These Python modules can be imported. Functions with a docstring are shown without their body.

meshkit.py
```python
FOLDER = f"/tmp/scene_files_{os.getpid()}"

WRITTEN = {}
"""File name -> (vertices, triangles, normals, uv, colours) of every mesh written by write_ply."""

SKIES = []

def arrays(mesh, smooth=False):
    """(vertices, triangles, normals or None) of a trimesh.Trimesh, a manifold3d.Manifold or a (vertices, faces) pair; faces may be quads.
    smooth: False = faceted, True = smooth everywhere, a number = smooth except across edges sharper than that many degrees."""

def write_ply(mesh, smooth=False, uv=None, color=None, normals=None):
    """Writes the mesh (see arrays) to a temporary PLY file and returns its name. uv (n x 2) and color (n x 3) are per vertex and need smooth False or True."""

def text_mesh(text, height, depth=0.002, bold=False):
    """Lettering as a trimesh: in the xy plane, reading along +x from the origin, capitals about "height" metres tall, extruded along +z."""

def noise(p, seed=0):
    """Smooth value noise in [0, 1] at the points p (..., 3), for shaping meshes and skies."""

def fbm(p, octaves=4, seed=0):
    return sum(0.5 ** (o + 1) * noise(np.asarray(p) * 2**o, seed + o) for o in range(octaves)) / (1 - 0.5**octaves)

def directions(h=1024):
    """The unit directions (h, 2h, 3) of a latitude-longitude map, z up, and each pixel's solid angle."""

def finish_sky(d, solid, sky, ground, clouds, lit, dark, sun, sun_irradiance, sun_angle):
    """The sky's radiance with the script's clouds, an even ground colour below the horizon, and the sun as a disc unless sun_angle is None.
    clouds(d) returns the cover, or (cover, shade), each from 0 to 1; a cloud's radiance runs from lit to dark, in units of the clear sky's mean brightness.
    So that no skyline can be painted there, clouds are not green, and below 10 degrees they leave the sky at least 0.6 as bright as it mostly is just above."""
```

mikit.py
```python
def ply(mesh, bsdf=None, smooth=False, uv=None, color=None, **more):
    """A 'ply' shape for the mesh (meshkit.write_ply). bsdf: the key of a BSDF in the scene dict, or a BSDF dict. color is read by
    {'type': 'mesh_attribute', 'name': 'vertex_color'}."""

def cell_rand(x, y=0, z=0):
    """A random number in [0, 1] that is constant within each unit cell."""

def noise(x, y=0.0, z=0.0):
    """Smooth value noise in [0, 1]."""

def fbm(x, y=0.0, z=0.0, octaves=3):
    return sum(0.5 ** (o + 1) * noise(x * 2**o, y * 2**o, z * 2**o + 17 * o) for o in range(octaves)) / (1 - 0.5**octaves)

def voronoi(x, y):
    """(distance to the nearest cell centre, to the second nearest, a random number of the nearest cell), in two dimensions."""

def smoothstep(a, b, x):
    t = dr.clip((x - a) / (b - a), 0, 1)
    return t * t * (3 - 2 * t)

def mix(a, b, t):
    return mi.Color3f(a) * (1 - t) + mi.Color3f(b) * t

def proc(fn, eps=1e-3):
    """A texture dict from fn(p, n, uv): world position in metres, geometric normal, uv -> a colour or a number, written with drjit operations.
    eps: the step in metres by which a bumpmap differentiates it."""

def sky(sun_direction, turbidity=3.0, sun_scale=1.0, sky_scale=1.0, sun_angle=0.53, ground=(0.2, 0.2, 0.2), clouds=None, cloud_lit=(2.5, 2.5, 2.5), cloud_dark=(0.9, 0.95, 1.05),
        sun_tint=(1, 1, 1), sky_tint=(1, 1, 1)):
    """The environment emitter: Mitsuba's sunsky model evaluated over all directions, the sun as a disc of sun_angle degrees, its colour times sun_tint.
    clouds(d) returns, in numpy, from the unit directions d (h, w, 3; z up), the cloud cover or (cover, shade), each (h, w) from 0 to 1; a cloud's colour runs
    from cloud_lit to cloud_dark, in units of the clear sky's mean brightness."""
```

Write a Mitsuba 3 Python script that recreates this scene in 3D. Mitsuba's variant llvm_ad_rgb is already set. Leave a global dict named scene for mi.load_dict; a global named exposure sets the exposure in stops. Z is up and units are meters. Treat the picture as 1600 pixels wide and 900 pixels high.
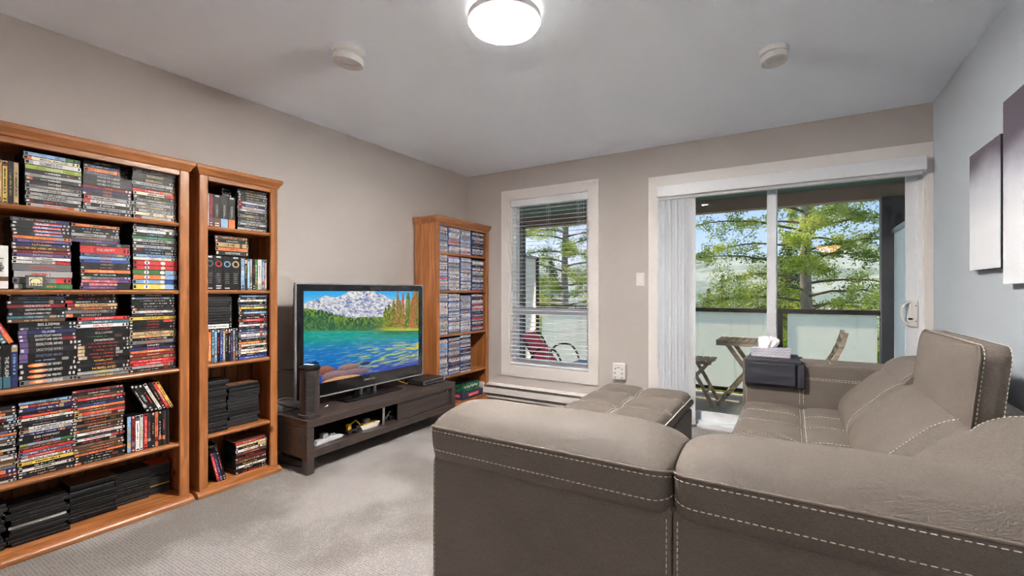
import math, random
import numpy as np, trimesh, manifold3d, drjit as dr, mitsuba as mi
import mikit, meshkit
from mikit import proc, noise, fbm, voronoi, cell_rand, smoothstep, mix
from scipy.interpolate import CubicSpline

T = mi.ScalarTransform4f
scene, labels = {}, {}
R = random.Random(7)

# ------------------------------------------------------------------ camera, sky, exposure
EYE = np.array([0.0, 0.0, 1.165])
YAW = math.atan(438 / 717.0)
FWD = np.array([-math.sin(YAW), math.cos(YAW), 0.0])
scene['camera'] = {'type': 'perspective', 'fov': 2 * math.degrees(math.atan(800 / 717.0)), 'fov_axis': 'x', 'near_clip': 0.02, 'far_clip': 3000.0,
                   'principal_point_offset_y': -5.5 / 900,
                   'to_world': T().look_at(origin=EYE.tolist(), target=(EYE + FWD).tolist(), up=[0, 0, 1])}
exposure = 0.35
SKY_SCALE = 4.5


def clouds(d):
    n = meshkit.fbm(d * [3.0, 3.0, 7.0], 4, seed=3)
    return np.clip((n - 0.38) * 2.4, 0, 0.9), np.clip((0.5 - n) * 0.8, 0, 0.5)


scene['sky'] = mikit.sky((-0.85, 0.14, 0.68), turbidity=4.0, sun_scale=SKY_SCALE * 0.85, sky_scale=SKY_SCALE, sun_angle=2.0, ground=(0.16, 0.18, 0.14), clouds=clouds,
                         cloud_lit=(1.30, 1.36, 1.52), cloud_dark=(0.92, 1.0, 1.16), sky_tint=(0.99, 0.98, 1.10))
DINING_FILL = 110.0  # radiance of the unseen lamp added as fill behind the camera
LAMP = 540.0        # radiance of the flush ceiling lamps
PENDANT = 7.5
BULB = 900.0


# ------------------------------------------------------------------ helpers
def numbered(key):
    if key not in scene and key not in labels:
        return key
    i = 1
    while f'{key}_{i:03d}' in scene or f'{key}_{i:03d}' in labels:
        i += 1
    return f'{key}_{i:03d}'


_last = {}


def fresh(key):
    """numbered() without rescanning from one for kinds with hundreds of copies"""
    if key not in scene and key not in labels and key not in _last:
        _last[key] = 0
        return key
    _last[key] = _last.get(key, 0) + 1
    k = f'{key}_{_last[key]:03d}'
    return k if k not in scene and k not in labels else fresh(key)


def put(key, mesh, mat, smooth=False, **kw):
    key = fresh(key)
    scene[key] = mikit.ply(mesh, mat, smooth, **kw)
    return key


def part(parent, name, mesh, mat, smooth=False, label=None, kind=None, **kw):
    k = put(parent + '__' + name, mesh, mat, smooth, **kw)
    if label or kind:
        labels[k] = {}
        if label:
            labels[k]['label'] = label
        if kind:
            labels[k]['kind'] = kind
    return k


def thing(name, label, cat, group=None):
    k = fresh(name)
    labels[k] = {'label': label, 'category': cat}
    if group:
        labels[k]['group'] = group
    return k


def one(name, mesh, mat, label, cat, group=None, smooth=False, **kw):
    k = put(name, mesh, mat, smooth, **kw)
    labels[k] = {'label': label, 'category': cat}
    if group:
        labels[k]['group'] = group
    return k


def struct(name, mesh, mat, label, smooth=False, **kw):
    scene[name] = mikit.ply(mesh, mat, smooth, **kw)
    labels[name] = {'label': label, 'kind': 'structure'}
    return name


def box(x0, x1, y0, y1, z0, z1, b=0.0):
    if b <= 0:
        m = trimesh.creation.box(extents=(x1 - x0, y1 - y0, z1 - z0))
        m.apply_translation(((x0 + x1) / 2, (y0 + y1) / 2, (z0 + z1) / 2))
        return m
    b = min(b, 0.49 * min(x1 - x0, y1 - y0, z1 - z0))
    pts = []
    for i, X in ((1, x0), (-1, x1)):
        for j, Y in ((1, y0), (-1, y1)):
            for k, Z in ((1, z0), (-1, z1)):
                pts += [(X + i * b, Y + j * b, Z), (X + i * b, Y, Z + k * b), (X, Y + j * b, Z + k * b)]
    return trimesh.convex.convex_hull(np.array(pts))


def mbox(x0, x1, y0, y1, z0, z1):
    return manifold3d.Manifold.cube((x1 - x0, y1 - y0, z1 - z0)).translate((x0, y0, z0))


def tri(m):
    q = m.to_mesh()
    return trimesh.Trimesh(q.vert_properties[:, :3], q.tri_verts, process=False)


def rbox(x0, x1, y0, y1, z0, z1, r, seg=16):
    """a box with rounded edges and corners (hull of spheres)"""
    s = manifold3d.Manifold.sphere(r, seg)
    return tri(manifold3d.Manifold.batch_hull([s.translate((x, y, z)) for x in (x0 + r, x1 - r) for y in (y0 + r, y1 - r) for z in (z0 + r, z1 - r)]))


def cat(*ms):
    return trimesh.util.concatenate([m for m in ms])


def union(*ms):
    return tri(manifold3d.Manifold.batch_boolean([m if isinstance(m, manifold3d.Manifold) else manifold3d.Manifold(manifold3d.Mesh(np.asarray(m.vertices, np.float32), np.asarray(m.faces, np.uint32))) for m in ms], manifold3d.OpType.Add))


def frames(P):
    P = np.asarray(P, float)
    t = np.gradient(P, axis=0)
    t /= np.linalg.norm(t, axis=1, keepdims=True) + 1e-12
    u = np.cross(t[0], [0, 0, 1.0])
    if np.linalg.norm(u) < 1e-3:
        u = np.cross(t[0], [1.0, 0, 0])
    us = []
    for k in range(len(P)):
        u = u - t[k] * (u @ t[k])
        u = u / (np.linalg.norm(u) + 1e-12)
        us.append(u)
    us = np.array(us)
    return P, t, us, np.cross(t, us)


def tube(P, r, n=8):
    P, t, u, v = frames(P)
    r = np.broadcast_to(np.asarray(r, float), (len(P),))
    a = np.arange(n) * 2 * np.pi / n
    rings = [P[k] + r[k] * (np.cos(a)[:, None] * u[k] + np.sin(a)[:, None] * v[k]) for k in range(len(P))]
    return loft(rings)


def loft(rings, caps=True):
    rings = [np.asarray(r, float) for r in rings]
    n, m = len(rings[0]), len(rings)
    V = np.vstack(rings)
    F = []
    for k in range(m - 1):
        for i in range(n):
            a, b = k * n + i, k * n + (i + 1) % n
            F += [(a, b, b + n), (a, b + n, a + n)]
    if caps:
        V = np.vstack([V, rings[0].mean(0), rings[-1].mean(0)])
        c0, c1 = n * m, n * m + 1
        for i in range(n):
            F += [(c0, (i + 1) % n, i), (c1, (m - 1) * n + i, (m - 1) * n + (i + 1) % n)]
    return trimesh.Trimesh(V, np.array(F), process=False)


def cyl(p0, p1, r, n=20, r1=None):
    return tube([p0, p1], [r, r if r1 is None else r1], n)


def lathe(prof, c=(0, 0, 0), n=48):
    """prof: (radius, z) pairs from bottom to top"""
    a = np.arange(n) * 2 * np.pi / n
    return loft([np.stack([c[0] + max(r, 1e-4) * np.cos(a), c[1] + max(r, 1e-4) * np.sin(a), np.full(n, c[2] + z)], 1) for r, z in prof])


def prism(poly, axis, a0, a1):
    """extrudes the closed 2D outline along an axis; outline axes are the other two in x,y,z order"""
    import shapely
    m = trimesh.creation.extrude_polygon(shapely.Polygon(poly), a1 - a0, engine='earcut')
    v = m.vertices.copy()
    if axis == 'z':
        v = np.stack([v[:, 0], v[:, 1], v[:, 2] + a0], 1)
    elif axis == 'y':
        v = np.stack([v[:, 0], v[:, 2] + a0, v[:, 1]], 1)
    else:
        v = np.stack([v[:, 2] + a0, v[:, 0], v[:, 1]], 1)
    m = trimesh.Trimesh(v, m.faces, process=False)
    if m.volume < 0:
        m.invert()
    return m


_text = {}


def text2d(s, h, bold=True):
    """flat lettering (vertices n x 2, faces); capitals h tall, from the origin along +u"""
    k = (s, bold)
    if k not in _text:
        m = meshkit.text_mesh(s, 1.0, 0.1, bold)
        f = m.faces[m.face_normals[:, 2] > 0.9]
        used, inv = np.unique(f, return_inverse=True)
        _text[k] = (m.vertices[used][:, :2], inv.reshape(f.shape))
    v, f = _text[k]
    return v * h, f


def lettering(s, h, origin, u, v, lift=0.0006, width=None, bold=True, center=True):
    """a thin raised text mesh on a plane: u along the writing, v up the letters"""
    m = meshkit.text_mesh(s, h, lift, bold)
    p = np.array(m.vertices)
    w = p[:, 0].max()
    if width and w > width:
        p[:, 0] *= width / w
        w = width
    if center:
        p[:, 0] -= w / 2
        p[:, 1] -= h / 2
    u, v = np.asarray(u, float), np.asarray(v, float)
    n = np.cross(u, v)
    return trimesh.Trimesh(np.asarray(origin) + p[:, :1] * u + p[:, 1:2] * v + p[:, 2:3] * n, m.faces, process=False)


# ------------------------------------------------------------------ materials
def lin(r, g, b):
    f = lambda c: c / 12.92 if c <= 0.04045 else ((c + 0.055) / 1.055) ** 2.4
    return [f(r / 255), f(g / 255), f(b / 255)]


def rgb(c):
    return {'type': 'rgb', 'value': list(map(float, c))}


def mat(name, color, rough=0.5, metallic=0.0, spec=0.5, bump=None, bump_scale=1.0, eps=1e-3, two=True, **kw):
    b = {'type': 'principled', 'base_color': color if isinstance(color, dict) else rgb(color), 'roughness': rough, 'metallic': metallic, 'specular': spec, **kw}
    if bump is not None:
        b = {'type': 'bumpmap', 'arbitrary': proc(bump, eps), 'scale': bump_scale, 'bsdf': b}
    scene[name] = {'type': 'twosided', 'bsdf': b} if two else b
    return name


WALLC = mi.Color3f(lin(186, 179, 175))
mat('m_wall', proc(lambda p, n, uv: WALLC * (0.985 + 0.03 * fbm(p.x * 2, p.y * 2, p.z * 2))), 0.85, spec=0.25)
RWALL = mi.Color3f(lin(182, 190, 198))  # wall paint shifted to blue: window light put into the colour
mat('m_wall_cool', proc(lambda p, n, uv: RWALL * (0.985 + 0.03 * fbm(p.x * 2, p.y * 2, p.z * 2))), 0.85, spec=0.25)
mat('m_ceiling', lin(238, 246, 255), 0.9, spec=0.2)
mat('m_trim', lin(227, 222, 219), 0.45)
mat('m_vinyl', lin(226, 229, 234), 0.4)
mat('m_white', lin(230, 228, 226), 0.4)


def carpet(p, n, uv):
    x, y = p.x / 0.0125, p.y / 0.0125
    row = dr.floor(y)
    xs = x + 0.5 * (row - 2 * dr.floor(row / 2)) + 0.35 * cell_rand(dr.floor(x), row, 5)
    fx, fy = xs - dr.floor(xs) - 0.5, y - row - 0.5
    keep = dr.select(cell_rand(dr.floor(xs), row, 1) > 0.22, 1.0, 0.0)
    dot = (1 - smoothstep(0.10, 0.30, dr.sqrt(fx * fx * 0.6 + fy * fy * 1.8))) * keep
    g = fbm(p.x * 260, p.y * 260, 0.0)
    worn = fbm(p.x * 2.3, p.y * 2.3, 3.0, 4)
    base = mix(lin(119, 114, 111), lin(146, 142, 141), smoothstep(0.28, 0.62, worn))
    base = base * (0.80 + 0.4 * g)
    return base * (1 - 0.62 * dot)


mat('m_carpet', proc(carpet), 0.95, spec=0.1, bump=lambda p, n, uv: fbm(p.x * 210, p.y * 210, 0.0, 2), bump_scale=0.004, sheen=0.3)


def wood(along, c0, c1, c2):
    a, b, c = mi.Color3f(c0), mi.Color3f(c1), mi.Color3f(c2)

    def f(p, n, uv):
        q = [p.x, p.y, p.z]
        s = q.pop('xyz'.index(along) if along != 'x' else 0)
        wob = fbm(q[0] * 5, q[1] * 5, s * 1.6, 3)
        ring = fbm(q[0] * 46 + wob * 5, q[1] * 46, s * 2.0, 3)
        fine = fbm(q[0] * 320, q[1] * 320, s * 9, 2)
        broad = noise(q[0] * 9 + 3, q[1] * 9, s * 0.7)
        col = a * (1 - smoothstep(0.30, 0.72, ring)) + b * smoothstep(0.30, 0.72, ring)
        col = col * (0.84 + 0.32 * broad) * (0.90 + 0.20 * fine)
        d1, d2, w = voronoi((q[0] + q[1]) * 2.1 + 0.37, s * 1.5)
        knot = (1 - smoothstep(0.012, 0.05, d1)) * dr.select(w > 0.72, 1.0, 0.0)
        return col * (1 - knot) + c * knot
    return f


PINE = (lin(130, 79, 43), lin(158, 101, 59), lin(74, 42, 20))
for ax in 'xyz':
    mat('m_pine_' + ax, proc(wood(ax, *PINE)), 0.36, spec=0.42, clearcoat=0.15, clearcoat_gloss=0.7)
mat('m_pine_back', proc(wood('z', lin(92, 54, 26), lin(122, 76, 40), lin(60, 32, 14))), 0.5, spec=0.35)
mat('m_bench', proc(lambda p, n, uv: mi.Color3f(lin(50, 41, 38)) * (0.72 + 0.56 * fbm(p.x * 60, p.y * 5, p.z * 90))), 0.3, spec=0.5)
mat('m_black', lin(24, 24, 26), 0.35)
mat('m_black_matte', lin(30, 30, 32), 0.7)
mat('m_gloss_black', lin(9, 9, 11), 0.06, spec=0.6)
mat('m_fan', lin(44, 38, 37), 0.3)
mat('m_chrome', lin(205, 205, 208), 0.14, metallic=1.0)
mat('m_steel', lin(160, 162, 166), 0.35, metallic=0.85)
mat('m_gray', lin(130, 132, 136), 0.45)
mat('m_lightgray', lin(190, 192, 196), 0.45)
mat('m_yellow', lin(214, 168, 40), 0.4)
mat('m_red', lin(190, 40, 40), 0.4)
mat('m_case', {'type': 'mesh_attribute', 'name': 'vertex_color'}, 0.42, spec=0.28)
mat('m_letter_white', lin(225, 225, 225), 0.5)
mat('m_letter_gray', lin(150, 150, 152), 0.5)
mat('m_dark_slot', lin(74, 68, 65), 0.8)
mat('m_cord', lin(22, 22, 24), 0.5)
mat('m_cord_white', lin(215, 213, 210), 0.5)


def leather_color(p, n, uv):
    s = fbm(p.x * 7, p.y * 7, p.z * 7, 4)
    g = fbm(p.x * 270, p.y * 270, p.z * 270, 2)
    return mi.Color3f(lin(93, 85, 79)) * (0.84 + 0.28 * s) * (0.80 + 0.40 * g)


def leather_bump(p, n, uv):
    w = fbm(p.x * 60, p.y * 60, p.z * 60, 2)
    return fbm(p.x * 270 + 3 * w, p.y * 270, p.z * 270, 2) + 0.15 * w


mat('m_leather', proc(leather_color), 0.58, spec=0.36, bump=leather_bump, bump_scale=0.0030, eps=8e-4, sheen=0.4)
mat('m_piping', lin(104, 94, 87), 0.55, spec=0.3)
mat('m_stitch', lin(232, 226, 214), 0.7)
mat('m_seam', lin(60, 53, 49), 0.8)
mat('m_bag', proc(lambda p, n, uv: mi.Color3f(lin(38, 39, 47)) * (0.8 + 0.4 * fbm(p.x * 30, p.y * 30, p.z * 30, 3))), 0.55, spec=0.35, bump=lambda p, n, uv: fbm(p.x * 16, p.y * 16, p.z * 24, 3), bump_scale=0.010)
mat('m_tissue', lin(242, 242, 244), 0.9, spec=0.1)

# glass
scene['m_glass'] = {'type': 'thindielectric', 'int_ior': 1.5, 'ext_ior': 1.0}


def frost(p, n, uv):
    drip = smoothstep(0.62, 0.82, fbm(p.x * 14, p.y * 14, p.z * 1.3, 3)) * (0.4 + 0.6 * noise(p.x * 3, p.y * 3, p.z * 2))
    return mix(lin(244, 251, 246), lin(200, 214, 206), drip * 0.8) * (0.97 + 0.06 * fbm(p.x * 80, p.y * 80, p.z * 80, 2))


scene['m_frosted'] = {'type': 'principledthin', 'base_color': proc(frost), 'roughness': 0.5, 'diff_trans': 1.7, 'spec_trans': 0.0, 'eta': 1.5}
mat('m_rail', lin(38, 36, 36), 0.45)
mat('m_post', lin(62, 64, 68), 0.5)
mat('m_deck', proc(lambda p, n, uv: mi.Color3f(lin(150, 150, 146)) * (0.75 + 0.5 * fbm(p.x * 40, p.y * 40, 0.0, 4))), 0.6)
mat('m_soffit', lin(84, 108, 104), 0.7)
mat('m_beam', lin(158, 138, 120), 0.6)
mat('m_siding', lin(150, 154, 158), 0.7)
mat('m_teak', proc(wood('x', lin(170, 152, 132), lin(212, 196, 174), lin(120, 100, 82))), 0.7, spec=0.25)
mat('m_sling_red', lin(226, 66, 96), 0.75)
mat('m_sling_blue', lin(120, 160, 220), 0.75)
mat('m_chairframe', lin(52, 58, 62), 0.4, metallic=0.3)

# ------------------------------------------------------------------ the room
XL, XR, YB, H = -3.152, 0.824, 4.19, 2.465
YF, XK = -4.2, 2.7          # the room goes on behind the camera and widens there
WT = 0.16
struct('floor', box(XL - 0.1, XK + 0.1, YF - 0.1, YB + WT, -0.2, 0.0), 'm_carpet', 'light greige carpet with small woven dashes covering the whole floor')
struct('ceiling', box(XL - 0.1, XK + 0.1, YF - 0.1, YB + WT, H, H + 0.2), 'm_ceiling', 'plain white painted ceiling')
struct('wall_left', box(XL - 0.12, XL, YF, YB + WT, 0, H), 'm_wall', 'taupe wall behind the bookcases and television')
WX0, WX1, WZ0, WZ1 = -2.592, -1.675, 0.370, 2.150      # window opening
DX0, DX1, DZ1 = -1.03, 0.79, 2.10                       # door opening
back = mbox(XL, XR + 0.12, YB, YB + WT, 0, H) - mbox(WX0, WX1, YB - 1, YB + 1, WZ0, WZ1) - mbox(DX0, DX1, YB - 1, YB + 1, -0.02, DZ1)
struct('wall_back', tri(back), 'm_wall', 'taupe wall with the window and the sliding balcony door')
struct('wall_right', box(XR, XR + 0.12, -0.8, YB, 0, H), 'm_wall_cool', 'wall behind the sofa where two canvases hang, bluish daylight put into its colour')
struct('wall_kitchen', box(XR + 0.12, XK, -0.92, -0.8, 0, H), 'm_wall', 'return wall behind the sofa corner')
struct('wall_kitchen_side', box(XK, XK + 0.1, YF, -0.8, 0, H), 'm_wall', 'side wall of the dining area')
struct('wall_front', box(XL, XK, YF - 0.1, YF, 0, H), 'm_wall', 'wall at the dining end of the room')
struct('baseboard_left', box(XL, XL + 0.014, YF, YB, 0, 0.11, 0.004), 'm_trim', 'white baseboard along the bookcase wall')
struct('baseboard_back', box(-1.60, -1.105, YB - 0.014, YB, 0, 0.11, 0.004), 'm_trim', 'white baseboard between heater and balcony door')
struct('baseboard_right', box(XR - 0.014, XR, -0.8, YB - 0.02, 0, 0.11, 0.004), 'm_trim', 'white baseboard behind the sofa')

# window casing, frame, sashes
CW = 0.094
tr = mbox(WX0 - CW, WX1 + CW, YB - 0.016, YB + 0.004, WZ0 - CW - 0.012, WZ1 + CW) - mbox(WX0, WX1, YB - 1, YB + 1, WZ0, WZ1)
struct('trim_1', tri(tr), 'm_trim', 'flat white casing around the window')
jm = mbox(WX0, WX1, YB - 0.012, YB + WT, WZ0, WZ1) - mbox(WX0 + 0.012, WX1 - 0.012, YB - 1, YB + 1, WZ0 + 0.014, WZ1 - 0.012)
struct('trim_2', tri(jm), 'm_trim', 'white jamb lining the window opening')
GY = YB + 0.085
fr = mbox(WX0 + 0.012, WX1 - 0.012, GY - 0.03, GY + 0.04, WZ0 + 0.014, WZ1 - 0.012) - mbox(WX0 + 0.055, WX1 - 0.055, GY - 1, GY + 1, WZ0 + 0.06, WZ1 - 0.055)
struct('window_1', tri(fr), 'm_vinyl', 'white vinyl single-hung window frame')
MZ = 0.955
part('window_1', 'meeting_rail', box(WX0 + 0.05, WX1 - 0.05, GY - 0.022, GY + 0.03, MZ - 0.038, MZ + 0.038, 0.004), 'm_vinyl')
for x in (-2.36, -1.9):
    part('window_1', 'sash_lock', cat(box(x - 0.03, x + 0.03, GY - 0.04, GY - 0.018, MZ + 0.036, MZ + 0.05, 0.004), box(x - 0.006, x + 0.03, GY - 0.045, GY - 0.03, MZ + 0.05, MZ + 0.06, 0.002)), 'm_vinyl')


def pane(x0, x1, y, z0, z1):
    return trimesh.Trimesh([[x0, y, z0], [x1, y, z0], [x1, y, z1], [x0, y, z1]], [[0, 1, 2], [0, 2, 3]], process=False)


part('window_1', 'glass_pane', pane(WX0 + 0.05, WX1 - 0.05, GY + 0.015, WZ0 + 0.05, MZ), 'm_glass')
part('window_1', 'glass_pane', pane(WX0 + 0.05, WX1 - 0.05, GY - 0.005, MZ, WZ1 - 0.05), 'm_glass')

# horizontal blind in the window recess
bl = thing('window_blind', 'white horizontal slat blind hanging open in the window', 'blind')
BY = YB + 0.022
part(bl, 'headrail', box(WX0 + 0.016, WX1 - 0.016, BY - 0.03, BY + 0.03, WZ1 - 0.085, WZ1 - 0.014, 0.004), 'm_vinyl')
bz0, bz1 = WZ0 + 0.035, WZ1 - 0.10
ns = int((bz1 - bz0) / 0.0425)
for i in range(ns):
    z = bz1 - 0.02 - i * 0.0425
    a = math.radians(4 + 1.2 * math.sin(i * 1.7))
    yy = np.linspace(-0.024, 0.024, 5)
    crown = 0.0025 * (1 - (yy / 0.024) ** 2)
    top = np.stack([BY + yy * math.cos(a), z + yy * math.sin(a) + crown], 1)
    poly = np.vstack([top, top[::-1] - [0, 0.0022]])
    part(bl, 'slat', prism(poly, 'x', WX0 + 0.02, WX1 - 0.02), 'm_vinyl')
part(bl, 'bottom_rail', box(WX0 + 0.02, WX1 - 0.02, BY - 0.026, BY + 0.026, WZ0 + 0.018, WZ0 + 0.036, 0.004), 'm_vinyl')
for x in (-2.47, -2.135, -1.80):
    part(bl, 'ladder_cord', cat(*[tube([[x + dx, BY + s * 0.027, WZ1 - 0.08], [x + dx, BY + s * 0.027, WZ0 + 0.03]], 0.0012, 5) for s in (-1, 1) for dx in (-0.008, 0.008)]), 'm_vinyl', kind='stuff')
part(bl, 'pull_cord', tube([[-1.735, BY - 0.034, WZ1 - 0.09], [-1.735, BY - 0.034, 1.22]], 0.0015, 5), 'm_vinyl')
part(bl, 'tassel', lathe([(0.002, 0.03), (0.006, 0.024), (0.008, 0.0), (0.004, -0.004)], (-1.735, BY - 0.034, 1.19), 12), 'm_vinyl')
part(bl, 'tilt_wand', tube([[-2.555, BY - 0.034, WZ1 - 0.09], [-2.555, BY - 0.036, 0.95]], 0.003, 6), 'm_vinyl')

# electric baseboard heater under the window
ht = thing('baseboard_heater', 'long white electric baseboard heater under the window', 'heater')
hx0, hx1 = -2.98, -1.62
poly = [(YB, 0.015), (YB - 0.055, 0.015), (YB - 0.062, 0.03), (YB - 0.062, 0.035), (YB - 0.045, 0.037), (YB - 0.045, 0.062), (YB - 0.068, 0.064), (YB - 0.068, 0.125),
        (YB - 0.045, 0.127), (YB - 0.045, 0.148), (YB - 0.060, 0.150), (YB - 0.056, 0.162), (YB, 0.168)]
part(ht, 'housing', prism(poly, 'x', hx0 + 0.09, hx1 - 0.09), 'm_trim')
part(ht, 'upper_grille', cat(*[box(x, x + 0.006, YB - 0.058, YB - 0.04, 0.126, 0.149) for x in np.arange(hx0 + 0.1, hx1 - 0.1, 0.014)]), 'm_dark_slot', kind='stuff')
part(ht, 'lower_grille', cat(*[box(x, x + 0.006, YB - 0.058, YB - 0.04, 0.036, 0.063) for x in np.arange(hx0 + 0.1, hx1 - 0.1, 0.014)]), 'm_dark_slot', kind='stuff')
for a, b in ((hx0, hx0 + 0.09), (hx1 - 0.09, hx1)):
    part(ht, 'end_cap', box(a, b, YB - 0.071, YB, 0.012, 0.17, 0.006), 'm_trim')

# switch and surge-protector outlet
sw = thing('light_switch', 'white rocker light switch on the wall left of the balcony door', 'switch')
part(sw, 'plate', box(-1.223, -1.146, YB - 0.007, YB, 1.215, 1.337, 0.004), 'm_trim')
part(sw, 'rocker', box(-1.202, -1.167, YB - 0.012, YB - 0.005, 1.243, 1.309, 0.003), 'm_white')
ou = thing('outlet_adapter', 'white multi-socket surge adapter plugged in above the ottoman', 'outlet')
part(ou, 'body', rbox(-1.438, -1.312, YB - 0.045, YB, 0.345, 0.500, 0.014, 12), 'm_white')
part(ou, 'socket_slots', cat(*[box(x - 0.0025, x + 0.0025, YB - 0.0462, YB - 0.044, z, z + 0.009) for cx in (-1.408, -1.342) for z0 in (0.365, 0.405, 0.445) for x, z in ((cx - 0.006, z0), (cx + 0.006, z0), (cx, z0 - 0.008))]), 'm_dark_slot', kind='stuff')
part(ou, 'usb_ports', cat(*[box(-1.379 + d, -1.371 + d, YB - 0.0462, YB - 0.044, 0.455, 0.463) for d in (-0.006, 0.008)]), 'm_dark_slot', kind='stuff')

# sliding balcony door: casing, frame, panels
tr = mbox(DX0 - 0.077, XR - 0.001, YB - 0.018, YB + 0.004, 0, DZ1 + 0.09) - mbox(DX0, DX1, YB - 1, YB + 1, -0.1, DZ1)
struct('trim_3', tri(tr), 'm_trim', 'wide flat white casing around the balcony door')
jm = mbox(DX0, DX1, YB - 0.014, YB + WT, -0.02, DZ1) - mbox(DX0 + 0.014, DX1 - 0.014, YB - 1, YB + 1, 0.0, DZ1 - 0.014)
struct('trim_4', tri(jm), 'm_trim', 'white jamb lining the balcony door opening')
PY = YB + 0.10
fr = mbox(DX0 + 0.014, DX1 - 0.012, PY - 0.06, PY + 0.06, 0.0, DZ1 - 0.014) - mbox(DX0 + 0.05, DX1 - 0.034, PY - 1, PY + 1, 0.045, DZ1 - 0.06)
struct('door_1', tri(fr), 'm_vinyl', 'white vinyl sliding glass balcony door')


def panel(x0, x1, y, wl, wr):
    return tri(mbox(x0, x1, y - 0.018, y + 0.018, 0.045, DZ1 - 0.06) - mbox(x0 + wl, x1 - wr, y - 1, y + 1, 0.115, DZ1 - 0.085))


MXa, MXb = -0.176, -0.108
part('door_1', 'fixed_panel', panel(DX0 + 0.05, MXb + 0.004, PY + 0.024, 0.05, 0.05), 'm_vinyl')
part('door_1', 'sliding_panel', panel(MXa, DX1 - 0.034, PY - 0.024, 0.066, 0.066), 'm_vinyl')
part('door_1', 'glass_pane', pane(DX0 + 0.09, MXb - 0.04, PY + 0.024, 0.11, DZ1 - 0.08), 'm_glass')
part('door_1', 'glass_pane', pane(MXb - 0.01, DX1 - 0.09, PY - 0.024, 0.11, DZ1 - 0.08), 'm_glass')
part('door_1', 'sill_track', box(DX0 + 0.014, DX1 - 0.014, PY - 0.09, PY + 0.08, 0.0, 0.03, 0.004), 'm_vinyl')
hx = DX1 - 0.062
hz = np.linspace(-1, 1, 17)
dh = part('door_1', 'handle', union(tube([[hx - 0.012 - 0.055 * (1 - t * t) ** 0.5, PY - 0.058 - 0.012 * (1 - t * t), 1.010 + 0.088 * t] for t in hz], 0.010, 10),
          rbox(hx - 0.022, hx + 0.026, PY - 0.062, PY - 0.040, 0.912, 1.108, 0.010, 10)), 'm_white', smooth=35)
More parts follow.
